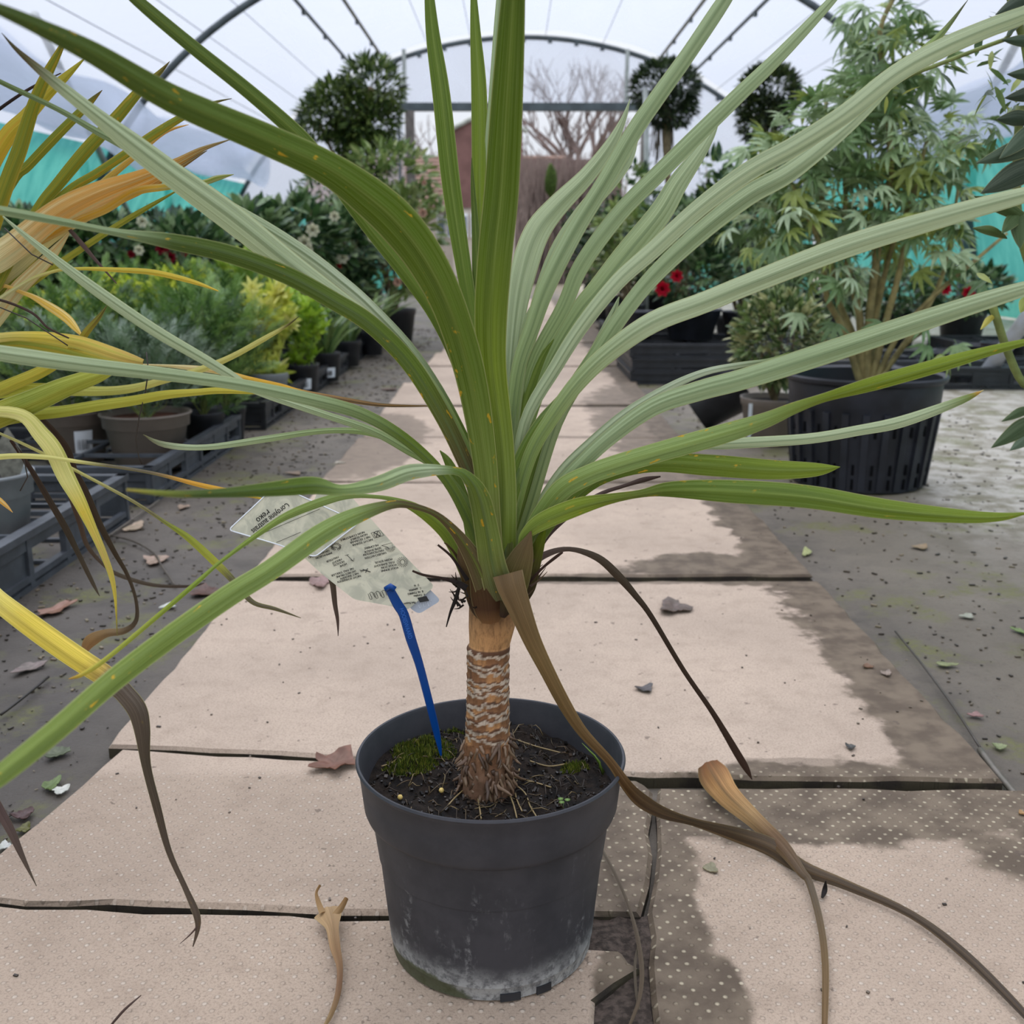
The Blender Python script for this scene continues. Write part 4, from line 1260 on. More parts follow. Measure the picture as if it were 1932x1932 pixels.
def textmesh(s):
    cu = bpy.data.curves.new('t', 'FONT'); cu.body = s; cu.align_x = 'LEFT'; cu.fill_mode = 'FRONT'
    cu.resolution_u = 3
    o = bpy.data.objects.new('t', cu); COL.objects.link(o)
    bpy.context.view_layer.update()
    dg = bpy.context.evaluated_depsgraph_get()
    me = bpy.data.meshes.new_from_object(o.evaluated_get(dg))
    vs = [v.co.copy() for v in me.vertices]; fs = [tuple(p.vertices) for p in me.polygons]
    bpy.data.objects.remove(o); bpy.data.curves.remove(cu); bpy.data.meshes.remove(me)
    return vs, fs
def write(mb, s, a, b, hpx, off, fn=None, bold=0):
    """text from pixel a to pixel b (baseline), letters hpx high, on the card plane"""
    fn = fn or CDp
    vs, fs = textmesh(s)
    x0 = min(v.x for v in vs); x1 = max(v.x for v in vs)
    A = fn(a[0], a[1], off); B = fn(b[0], b[1], off)
    ex = (B - A); L = ex.length; ex.normalize()
    view = (A - Vector((0, 0, CAMH))).normalized()
    n = -(view - ex * view.dot(ex)).normalized()
    ey = n.cross(ex).normalized()
    hs = hpx * 0.752 / FPX / 0.70
    out = [rel(A + ex * ((v.x - x0) / (x1 - x0) * L) + ey * (v.y * hs)) for v in vs]
    mb.add(out, fs)
    for k in range(bold):
        d = ex * (0.00014 * (k + 1)); mb.add([p + d for p in out], fs)
def Z3(x, y): return (430 + x * 0.1294, 920 + y * 0.1294)
def Z2(x, y): return (580 + x * 0.13458, 960 + y * 0.13458)
mb = MB()
write(mb, 'Cordyline australis', Z3(860, 215), Z3(335, 615), 11.5, -0.0006, bold=1)
write(mb, "'Peko'", Z3(590, 300), Z3(385, 470), 12.5, -0.0006, bold=1)
mb.build('printed_text', INK, card1, smooth=False)
mb = MB()
def stroke(mb, pts, w_, off):
    P3 = [rel(CDp(x, y, off)) for x, y in pts]
    mb.tube(P3, w_ * 0.752 / FPX / 2, 4, cap=True)
stroke(mb, [Z3(490, 675), Z3(1340, 310)], 0.9, -0.0006); stroke(mb, [Z3(705, 800), Z3(1060, 650)], 0.9, -0.0006)
mb.build('writing_line', INK, card1)
mb = MB()
for s, a, b in (('VOLLE SONNE', (1275, 808), (1030, 860)), ('VOLLE ZON', (1250, 768), (1035, 815)), ('FULL SUNLIGHT', (1215, 732), (930, 795)), ('PLEIN SOLEIL', (1185, 690), (940, 745)),
                ('HALBSCHATTEN', (1100, 602), (805, 680)), ('HALFSCHADUW', (1065, 568), (775, 635)), ('SEMI-SHADE', (1030, 532), (795, 595)), ('MI-OMBRE', (990, 492), (795, 545)),
                ('NICHT ESSBAR', (910, 416), (625, 500)), ('NIET EETBAAR', (875, 378), (595, 465)), ('NON EDIBLE', (835, 342), (600, 425)), ('NON COMESTIBLE', (795, 312), (460, 430)),
                ('IMMERGR\u00dcN', (340, 602), (115, 680)), ('GROENBLIJVEND', (305, 572), (10, 672)), ('EVERGREEN', (265, 540), (40, 610)),
                ('H\u00d6HE', (545, 757), (450, 795)), ('HOOGTE', (510, 725), (360, 780)), ('HEIGHT', (475, 695), (340, 750)), ('HAUTEUR', (430, 662), (260, 730)),
                ('NICHT SCHNEIDEN', (745, 925), (420, 1015)), ('NIET SNOEIEN', (710, 890), (460, 970)), ('DO NOT PRUNE', (675, 858), (400, 945)), ('NE PAS TAILLER', (640, 822), (330, 925)),
                ('Plant Passport', (1515, 1300), (1350, 1318)), ('Cordyline', (1605, 1195), (1490, 1212)), ('NL-722489832', (1580, 1150), (1405, 1182)), ('60949924', (1545, 1105), (1425, 1130)), ('NL', (1515, 1060), (1490, 1068)),
                ('A', (1648, 1188), (1632, 1192)), ('B', (1620, 1142), (1604, 1146)), ('C', (1590, 1098), (1574, 1102)), ('D', (1560, 1052), (1544, 1056))):
    write(mb, s, Z2(*a), Z2(*b), 3.9, 0.0029, bold=1)
mb.build('printed_text', INK, card2, smooth=False)
# pictograms
mb = MB()
def ring(cx, cy, r, w_, off=0.0029, n=16, a0=0, a1=6.2832):
    stroke(mb, [(cx + r * math.cos(a0 + (a1 - a0) * k / n), cy + r * math.sin(a0 + (a1 - a0) * k / n)) for k in range(n + 1)], w_, off)
cx, cy = Z2(1332, 745); ring(cx, cy, 4.6, 1.0)
for k in range(18):
    a = k * 6.2832 / 18; stroke(mb, [(cx + 6 * math.cos(a), cy + 6 * math.sin(a)), (cx + 11 * math.cos(a), cy + 10 * math.sin(a))], 0.8, 0.0029)
cx, cy = Z2(1160, 540); ring(cx, cy, 4.5, 1.0, a0=0, a1=3.3)
for k in range(12):
    a = -0.2 + k * 3.5 / 11; stroke(mb, [(cx + 6 * math.cos(a), cy + 6 * math.sin(a)), (cx + 10 * math.cos(a), cy + 9 * math.sin(a))], 0.8, 0.0029)
stroke(mb, [Z2(1040, 515), Z2(1185, 475), Z2(1195, 545), Z2(1150, 555), Z2(1100, 530), Z2(1040, 515)], 0.8, 0.0029)
for (a, b, c, d) in ((890, 340, 1020, 300), (1020, 300, 1075, 375), (940, 410, 1060, 375), (890, 340, 940, 410)): stroke(mb, [Z2(a, b), Z2(c, d)], 0.8, 0.0029)
ring(*Z2(978, 355), 6, 0.9)
stroke(mb, [Z2(930, 330), Z2(1025, 385)], 1.6, 0.0028); stroke(mb, [Z2(985, 310), Z2(965, 400)], 1.6, 0.0028)
stroke(mb, [Z2(525, 655), Z2(580, 640)], 0.8, 0.0029); stroke(mb, [Z2(555, 650), Z2(645, 735)], 0.9, 0.0029); stroke(mb, [Z2(605, 715), Z2(645, 735), Z2(655, 690)], 0.9, 0.0029)
stroke(mb, [Z2(775, 850), Z2(885, 885)], 1.7, 0.0028); stroke(mb, [Z2(845, 835), Z2(815, 895)], 1.7, 0.0028)
for k in range(6): stroke(mb, [Z2(735 + k * 10, 855 + k * 2), Z2(760 + k * 14, 890 - k * 8)], 0.8, 0.0029)
rnd = random.Random(2)
for k in range(14):
    a = rnd.uniform(0, 6.28); x, y = Z2(400 + 60 * math.cos(a), 530 + 42 * math.sin(a)); ring(x, y, 1.8, 0.9, n=6)
stroke(mb, [Z2(290, 520), Z2(420, 545)], 1.2, 0.0029)
# looping mark
def loops(x0, y0, dx, dy, n, hh, w_, off, fn):
    pts = []
    for k in range(n * 16 + 1):
        t = k / 16
        s = math.sin(2 * math.pi * t); c = math.cos(2 * math.pi * t)
        hgt = max(-1, min(1, -c * 1.5)) * hh / 2
        pts.append((x0 + dx * t / n + dy * 0 - (dy / n) * 0 + 0.25 * hgt, y0 + dy * t / n - hgt * -1))
    fn(pts)
for q in range(3):
    bx, by = Z2(850 + q * 85, 1190 - q * 14)
    stroke(mb, [(bx, by), (bx + 3, by + 9), (bx + 5, by + 11), (bx + 7.5, by + 10), (bx + 7, by + 7), (bx + 3, by - 1), (bx + 5.5, by - 3), (bx + 9, by - 2), (bx + 13, by + 7)], 1.0, 0.0029)
mb.build('printed_icon', INK, card2)
c = [Z2(1540, 1248), Z2(1668, 1222), Z2(1708, 1290), Z2(1578, 1312)]
fr = [rel(CDp(x, y, 0.0029)) for x, y in c]
MB().add(fr, [(0, 1, 2, 3)]).build('black_square', INK, card2, smooth=False)
mb = MB()
for q in range(3):
    bx, by = Z2(1560 + q * 62, 1345 - q * 16)
    stroke(mb, [(bx, by), (bx + 2, by + 6), (bx + 5, by + 6), (bx + 5, by), (bx + 4, by - 4), (bx + 8, by - 4)], 1.0, 0.0058)
mb.build('printed_icon', WINK, card3)
# raised lettering down the stake
def STp(px, py, off=0.0): 
    t = (py - 1150) / 90
    return P(px, py, .7015 + 0.004 * t)
mb = MB(); write(mb, 'HOOIJSWAARD', (754, 1149), (771, 1206), 8.0, 0.0, fn=STp)
mb.build('embossed_text', mat('lit_blue', (52, 112, 196), 0.35, 0.5, 0.05, 30), stake, smooth=False)
# ================================================================== VARIEGATED CORDYLINE (LEFT)
VC = empty('variegated_cordyline', (-0.66, 0.92, 0))
tag(VC, 'cordyline with yellow and orange striped drooping leaves at the left edge', 'potted plant')
VO = Vector((-0.66, 0.92, 0))
def VL(pts, cols, Y0=.90, Y1=.80, name='leaf', **kw):
    if name == 'leaf':
        ks = [k for _, k in cols]
        kw.setdefault('stripe', 'yg' if 'y' in ks or 'yp' in ks else ('c' if 'o' in ks else ('oy' if 'ol' in ks else 'o'))); kw.setdefault('sk', .7)
    o = strap(name, pts, Y0, Y1, cols, VC, **kw)
    for v in o.data.vertices: v.co -= VO
    return o
ystripe = [(0, 'c'), (.4, 'y'), (1, 'yg')]
up = [(0, 'yg'), (.4, 'ol'), (.93, 'ol'), (1, 'bd')]
VL([(-150, 760, 30), (-60, 560, 30), (7, 362, 28), (36, 285, 27), (62, 203, 23), (83, 152, 20), (110, 100, 12), (132, 57, 1)], up, spot=.6)
VL([(-160, 700, 30), (-90, 480, 30), (-30, 340, 30), (11, 261, 30), (50, 220, 26), (87, 178, 22), (120, 148, 15), (160, 110, 2)], [(0, 'yg'), (.4, 'oy'), (1, 'yg')], spot=1, Y1=.86)
VL([(-150, 780, 24), (-70, 520, 22), (18, 351, 18), (54, 312, 17), (109, 254, 17), (163, 200, 13), (193, 170, 1)], up, Y1=.84)
VL([(-140, 830, 26), (-60, 640, 24), (10, 505, 22), (72, 395, 20), (109, 348, 22), (163, 283, 24), (217, 225, 22), (261, 174, 17), (300, 138, 9), (320, 116, 1)], up, spot=.8)
VL([(-140, 820, 22), (-40, 560, 18), (54, 435, 16), (127, 362, 16), (181, 328, 16), (235, 292, 16), (290, 254, 16), (344, 221, 13), (400, 195, 6), (437, 186, 1)], up, spot=.6)
VL([(-140, 830, 22), (-20, 580, 18), (70, 440, 16), (150, 385, 14), (200, 340, 13), (260, 290, 10), (310, 250, 7), (356, 235, 1)], [(0, 'yg'), (.5, 'yg'), (1, 'o')], Y1=.86)
VL([(-140, 700, 40), (-60, 530, 52), (0, 484, 52), (36, 458, 50), (109, 400, 44), (181, 363, 36), (254, 337, 25), (326, 309, 15), (380, 282, 9), (438, 262, 1)], [(0, 'c'), (.3, 'c'), (.5, (250, 190, 96)), (.8, 'o'), (1, 'br')], Y0=.88, Y1=.79, stripe='c', sk=.95)
VL([(-140, 720, 26), (-30, 560, 30), (36, 500, 26), (109, 436, 26), (200, 385, 24), (290, 345, 16), (344, 309, 14), (391, 284, 1)], [(0, 'c'), (.5, 'c'), (.8, 'o'), (1, 'bd')], Y1=.82)
VL([(-140, 690, 20), (-40, 520, 16), (0, 490, 16), (80, 452, 15), (145, 418, 14), (199, 395, 15), (254, 362, 15), (308, 353, 13), (380, 345, 10), (410, 336, 10), (441, 329, 1)], [(0, 'o'), (.8, 'oy'), (.85, 'ol'), (1, 'ol')], Y1=.80)
VL([(-140, 740, 20), (0, 582, 15), (72, 525, 13), (145, 475, 12), (217, 428, 11), (272, 395, 9), (330, 362, 3)], [(0, 'yg'), (1, 'ol')], Y1=.84)
VL([(-140, 760, 30), (-40, 640, 30), (0, 590, 30), (36, 543, 28), (90, 489, 22), (130, 440, 4)], [(0, 'c'), (1, 'c')], Y1=.86)
VL([(-140, 780, 26), (-50, 660, 26), (10, 560, 26), (50, 500, 24), (80, 440, 14), (96, 410, 3)], up, Y1=.88)
VL([(-140, 740, 14), (-40, 600, 10), (43, 536, 7), (98, 513, 6), (145, 507, 6), (217, 509, 9), (290, 514, 11), (362, 531, 9), (412, 549, 2)], [(0, 'c'), (.4, 'c'), (.6, 'y'), (1, 'oy')], Y1=.78)
VL([(-140, 640, 8), (-20, 545, 7), (45, 553, 8), (93, 578, 16), (124, 599, 17), (140, 616, 13), (153, 632, 4)], [(0, 'o'), (1, 'oy')], Y1=.84)
VL([(-100, 760, 24), (-20, 742, 26), (30, 722, 24), (80, 700, 22), (120, 675, 18), (149, 646, 14), (165, 624, 13), (186, 599, 9), (202, 576, 1)], [(0, 'yg'), (.7, 'y'), (1, 'bd')], Y1=.80)
VL([(-140, 660, 30), (0, 637, 18), (60, 635, 20), (110, 640, 24), (155, 648, 26), (217, 668, 24), (250, 678, 18), (270, 683, 10)], [(0, 'c'), (.5, 'y'), (1, (222, 180, 90))], Y1=.76, spot=.3)
VL([(-140, 690, 30), (0, 650, 18), (90, 655, 20), (160, 672, 22), (230, 690, 16), (300, 700, 4)], [(0, 'ol'), (1, 'yg')], Y1=.78)
VL([(-140, 745, 30), (0, 738, 28), (90, 735, 24), (186, 738, 18), (248, 733, 16), (311, 717, 13), (373, 699, 13), (435, 674, 11), (497, 640, 10), (540, 615, 5), (564, 597, 1)], [(0, 'yg'), (.3, 'yg'), (.6, 'yp'), (.93, 'yp'), (.97, 'br'), (1, 'k')], Y1=.76)
VL([(200, 686, 3), (295, 689, 4), (360, 694, 10), (410, 700, 12), (466, 714, 10), (528, 728, 10), (568, 739, 9), (640, 752, 9), (720, 764, 7), (808, 766, 2)], [(0, 'c'), (.3, 'c'), (.45, 'oy'), (.58, 'oy'), (.63, 'dp'), (1, 'bd')], Y0=.84, Y1=.80)
VL([(-140, 850, 24), (-20, 800, 24), (47, 784, 24), (120, 776, 22), (186, 765, 21), (250, 756, 19), (311, 745, 17), (370, 740, 13), (419, 737, 12), (500, 742, 6), (560, 750, 2)], [(0, 'yg'), (.4, 'yg'), (1, 'y')], Y0=.84, Y1=.76)
VL([(-120, 830, 40), (-50, 803, 46), (0, 782, 48), (62, 757, 44), (124, 730, 37), (186, 708, 26), (216, 700, 6)], [(0, 'y'), (.5, 'ol'), (1, 'yg')], Y0=.82, Y1=.78, fold=.4)
VL([(-100, 820, 20), (-30, 780, 20), (40, 783, 24), (78, 820, 31), (102, 851, 33), (124, 898, 32), (149, 944, 25), (174, 997, 17), (196, 1047, 13), (211, 1090, 10), (218, 1135, 5), (221, 1200, 1)],
   [(0, 'yp'), (.5, 'yp'), (.6, 'y'), (.75, (232, 200, 110)), (.9, 'y'), (1, 'br')], Y0=.80, Y1=.78)
VL([(-100, 880, 14), (0, 862, 11), (78, 862, 10), (155, 872, 7), (280, 891, 6), (373, 914, 9), (435, 928, 10), (500, 942, 2)], [(0, 'yp'), (.4, 'yp'), (.5, 'dp'), (.65, 'dp'), (.75, 'o'), (1, 'oy')], Y0=.79, Y1=.76)
VL([(-100, 780, 5), (0, 818, 5), (78, 854, 6), (155, 894, 6), (248, 944, 6), (311, 985, 7), (357, 1016, 13), (404, 1059, 15), (435, 1090, 13), (455, 1114, 12), (480, 1138, 9), (520, 1149, 7), (568, 1166, 1)],
   [(0, 'dg'), (.3, 'yp'), (.55, 'dp'), (.62, 'ol'), (.75, 'yg'), (.8, 'dg'), (1, 'dp')], Y0=.80, Y1=.84)
VL([(30, 760, 8), (78, 789, 8), (124, 842, 11), (140, 888, 13), (161, 929, 14), (186, 985, 12), (217, 1044, 9), (240, 1084, 7), (256, 1130, 6), (257, 1170, 8), (235, 1190, 12), (200, 1195, 16), (170, 1210, 24), (158, 1232, 10)],
   [(0, 'bd'), (.6, (98, 84, 66)), (.8, 'dg'), (.95, 'tan'), (1, 'tan')], Y0=.84, Y1=1.02, name='dead_leaf')
VL([(20, 830, 6), (56, 882, 9), (93, 944, 11), (124, 997, 12), (149, 1047, 9), (175, 1100, 7), (188, 1125, 1)], [(0, 'bd'), (.7, (92, 80, 64)), (1, 'dg')], Y0=.86, Y1=.90, name='dead_leaf')
VL([(130, 930, 8), (150, 985, 9), (165, 1030, 8), (195, 1065, 6), (225, 1085, 8), (290, 1104, 7), (360, 1106, 5), (385, 1100, 2)], [(0, (120, 96, 80)), (.6, 'dg'), (1, 'bd')], Y0=.98, Y1=1.25, name='dead_leaf')
VL([(-100, 1075, 30), (-40, 1100, 34), (0, 1136, 38), (72, 1190, 42), (145, 1241, 42), (199, 1276, 40), (222, 1296, 38), (235, 1308, 36), (258, 1338, 36), (268, 1375, 30), (276, 1444, 17), (297, 1527, 15), (319, 1607, 11), (348, 1672, 10), (370, 1723, 13), (373, 1752, 9), (364, 1786, 2)],
   [(0, 'yp'), (.2, 'y'), (.34, 'y'), (.385, (206, 170, 70)), (.40, 'dp'), (.6, 'bd'), (1, 'dp')], Ys=[.75, .74, .73, .72, .71, .705, .70, .70, .70, .70, .70, .70, .70, .70, .70, .702, .705], fold=.4, spot=.15, stripe='bd', sk=.3)
VL([(360, 1715, 4), (374, 1740, 4), (362, 1760, 3), (340, 1780, 1)], [(0, 'dp'), (1, 'dp')], Y0=.702, Y1=.70, name='dead_leaf')
VL([(-60, 1420, 16), (0, 1530, 17), (22, 1571, 15), (43, 1618, 9), (69, 1672, 1)], [(0, 'dp'), (.5, (120, 100, 96)), (1, 'dg')], Y0=.74, Y1=.74, name='dead_leaf', grooves=9)
VL([(-60, 900, 8), (0, 944, 9), (24, 967, 1)], [(0, 'oy'), (1, 'o')], Y0=.78, Y1=.78)
VL([(-60, 560, 4), (0, 566, 5), (60, 590, 5), (90, 618, 4), (130, 638, 3)], [(0, 'bd'), (1, 'bd')], Y0=.8, Y1=.78, name='dead_leaf')
VL([(120, 420, 5), (150, 455, 9), (180, 490, 6), (220, 535, 2)], [(0, 'dp'), (1, 'dp')], Y0=.86, Y1=.86, name='dead_leaf')
VL([(-40, 240, 6), (0, 205, 6), (60, 165, 5), (115, 138, 2)], [(0, 'k'), (1, 'bd')], Y0=.95, Y1=.95, name='dead_leaf')
for pts in ([(276, 664), (280, 700), (274, 740), (262, 790), (256, 830), (262, 862), (268, 876)], [(30, 840), (46, 870), (52, 900), (38, 926)], [(8, 430), (60, 480), (100, 500)], [(0, 580), (50, 600), (110, 640), (128, 652)]):
    MB().tube([P(x, y, .80) - VO for x, y in pts], 0.0005, 5, col=lin((70, 58, 50))).build('fibre', FOL, VC)
# its stem and pot, just out of the frame
mb = MB().tube(catmull([Vector(q) for q in ((0, 0, 0.12), (0.02, 0, 0.22), (0.08, -0.02, 0.30), (0.125, -0.03, 0.37))], 4), 0.022, 16, col=lin((140, 100, 70)))
mb.build('trunk', FOL, VC)
MB().lathe([(0, 0.0), (0.07, 0), (0.088, 0.11), (0.096, 0.115), (0.10, 0.155), (0.095, 0.155), (0.088, 0.12), (0, 0.12)], 48).build('pot', NAVYP, VC)

# ================================================================== DRY LEAVES AND LITTER ON THE GROUND
def fallen(name, label, pts, cols, cat='dry leaf', group=None, **kw):
    o = strap(name, pts, 0, 0, cols, None, ground=True, **kw)
    # put the origin at its own place
    c = sum((v.co for v in o.data.vertices), Vector()) / len(o.data.vertices)
    c.z = 0
    for v in o.data.vertices: v.co -= c
    o.location = c
    tag(o, label, cat, group)
    return o
fallen('torn_dry_leaf', 'large torn dry leaf with a broad tan base lying right of the dark grey pot',
       [(1334, 1440, 40, .020), (1346, 1462, 58, .020), (1373, 1500, 46, .018), (1425, 1548, 32, .016), (1474, 1595, 28, .014), (1512, 1645, 18, .012), (1527, 1665, 14, .010), (1547, 1738, 13, .007), (1557, 1819, 13, .006), (1556, 1928, 11, .006), (1553, 1990, 4, .006)],
       [(0, (150, 96, 56)), (.08, (214, 164, 104)), (.2, 'tan'), (.3, (136, 106, 78)), (.5, 'dg'), (.7, (150, 124, 88)), (1, (160, 128, 90))], fold=.25, stripe='br', sk=.85)
f = fallen('split_dry_leaf', 'tan dry leaf with a forked papery base in front of the dark grey pot',
       [(618, 1716, 56, .012), (623, 1732, 40, .014), (627, 1750, 24, .014), (632, 1785, 20, .012), (641, 1825, 12, .008), (638, 1872, 11, .006), (624, 1915, 9, .006), (606, 1945, 5, .006)],
       [(0, (224, 190, 144)), (.3, (196, 158, 116)), (.6, (168, 128, 98)), (1, (196, 168, 120))], fold=.4, stripe='br', sk=.45)
for pts in ([(608, 1722, 12, .014), (600, 1700, 9, .016), (597, 1684, 5, .018), (604, 1670, 5, .020)], [(632, 1728, 14, .014), (644, 1712, 12, .016), (654, 1694, 8, .018)]):
    q = strap('prong', pts, 0, 0, [(0, (206, 170, 122)), (1, (160, 120, 70))], None, ground=True)
    for v in q.data.vertices: v.co -= f.location
    q.parent = f
f = fallen('looped_dry_leaf', 'thin looping dry leaf strip beside the right foot of the dark grey pot',
       [(1128, 1592, 5, .004), (1145, 1620, 6, .006), (1168, 1665, 6, .008), (1188, 1715, 6, .008), (1203, 1770, 8, .008), (1211, 1830, 9, .006), (1207, 1880, 7, .005), (1194, 1920, 6, .005), (1180, 1950, 3, .005)],
       [(0, 'dg'), (1, (124, 106, 86))], grooves=9)
q = strap('second_strand', [(1205, 1780, 4, .006), (1198, 1820, 5, .005), (1200, 1870, 5, .004), (1206, 1905, 4, .004)], 0, 0, [(0, 'dg'), (1, 'dg')], None, ground=True)
for v in q.data.vertices: v.co -= f.location
q.parent = f
fallen('dry_strip', 'short thin dark strip of dead leaf at the bottom left on the slab', [(208, 1936, 4), (235, 1905, 5), (266, 1878, 2)], [(0, 'bd'), (1, 'dp')])
fallen('dry_strip', 'tiny dark strand hanging below the long dry leaf on the right slab', [(1558, 1662, 2, .012), (1556, 1680, 10, .004), (1551, 1694, 4, .004)], [(0, 'k'), (1, 'k')])

def crumple(name, label, cat, px, py, wpx, hpx, col, seed, h=0.010, group=None, lobes=5, col2=None, rot=0, flat=0.0):
    """a curled fallen leaf: lobed outline, curled up rim, with thickness"""
    rnd = random.Random(seed)
    c = G(px, py, 0.0)
    d = depth_of(c)
    rx = wpx * d / FPX / 2
    ry = hpx * d / FPX / 2 / max(0.3, (SP + (py - 966) / FPX * CP))
    n = 30; rings = 5
    mb = MB(); c1 = lin(col); c2 = lin(col2 or tuple(max(0, v - 30) for v in col))
    cr, sr = math.cos(rot), math.sin(rot)
    oute = [1 - 0.38 * abs(math.sin(2 * math.pi * k / n * lobes / 2 + seed)) ** 1.5 + rnd.uniform(-.08, .08) for k in range(n)]
    for side in (1, -1):
        for i in range(rings + 1):
            t = i / rings
            for k in range(n):
                a = 2 * math.pi * k / n
                lob = 1 + (oute[k] - 1) * t
                x = rx * t * math.cos(a) * lob; y = ry * t * math.sin(a) * lob
                cx_, cy_ = x / max(rx, 1e-6), y / max(ry, 1e-6)
                z = h * (0.28 * cy_ * cy_ + 0.18 * abs(cx_) ** 3 + 0.32 * (mnoise.noise(Vector((cx_ * 1.6, cy_ * 1.6, seed * 3.3))) + .3) * t + .08 * mnoise.noise(Vector((cx_ * 6, cy_ * 6, seed)))) + 0.0016
                z = max(z, 0.0008) + 0.0004 * side
                mb.v.append((x * cr - y * sr, x * sr + y * cr, z))
                f_ = 0.5 + 0.7 * mnoise.noise(Vector((x * 260, y * 260, seed)))
                if k % 5 == 0: f_ = min(1, f_ + .4)
                mb.c.append(tuple(p + (q - p) * max(0, min(1, f_)) for p, q in zip(c1, c2)) + (0.0,))
    m = (rings + 1) * n
    for i in range(rings):
        for k in range(n):
            k2 = (k + 1) % n
            mb.f.append((i * n + k, i * n + k2, (i + 1) * n + k2, (i + 1) * n + k))
            mb.f.append((m + i * n + k, m + (i + 1) * n + k, m + (i + 1) * n + k2, m + i * n + k2))
    for k in range(n):
        k2 = (k + 1) % n
        mb.f.append((rings * n + k, rings * n + k2, m + rings * n + k2, m + rings * n + k))
    o = mb.build(name, FOL)
    o.data.set_sharp_from_angle(angle=math.radians(55))
    o.location = (c.x, c.y, 0.0 if -0.46 < c.x < 0.5 or c.y < 1.0 and c.x > 0 else -0.012)
    if -0.46 < c.x < 0.5 and 1.0 < c.y < 1.7: o.location.z = 0.002
    tag(o, label, cat, group)
    return o
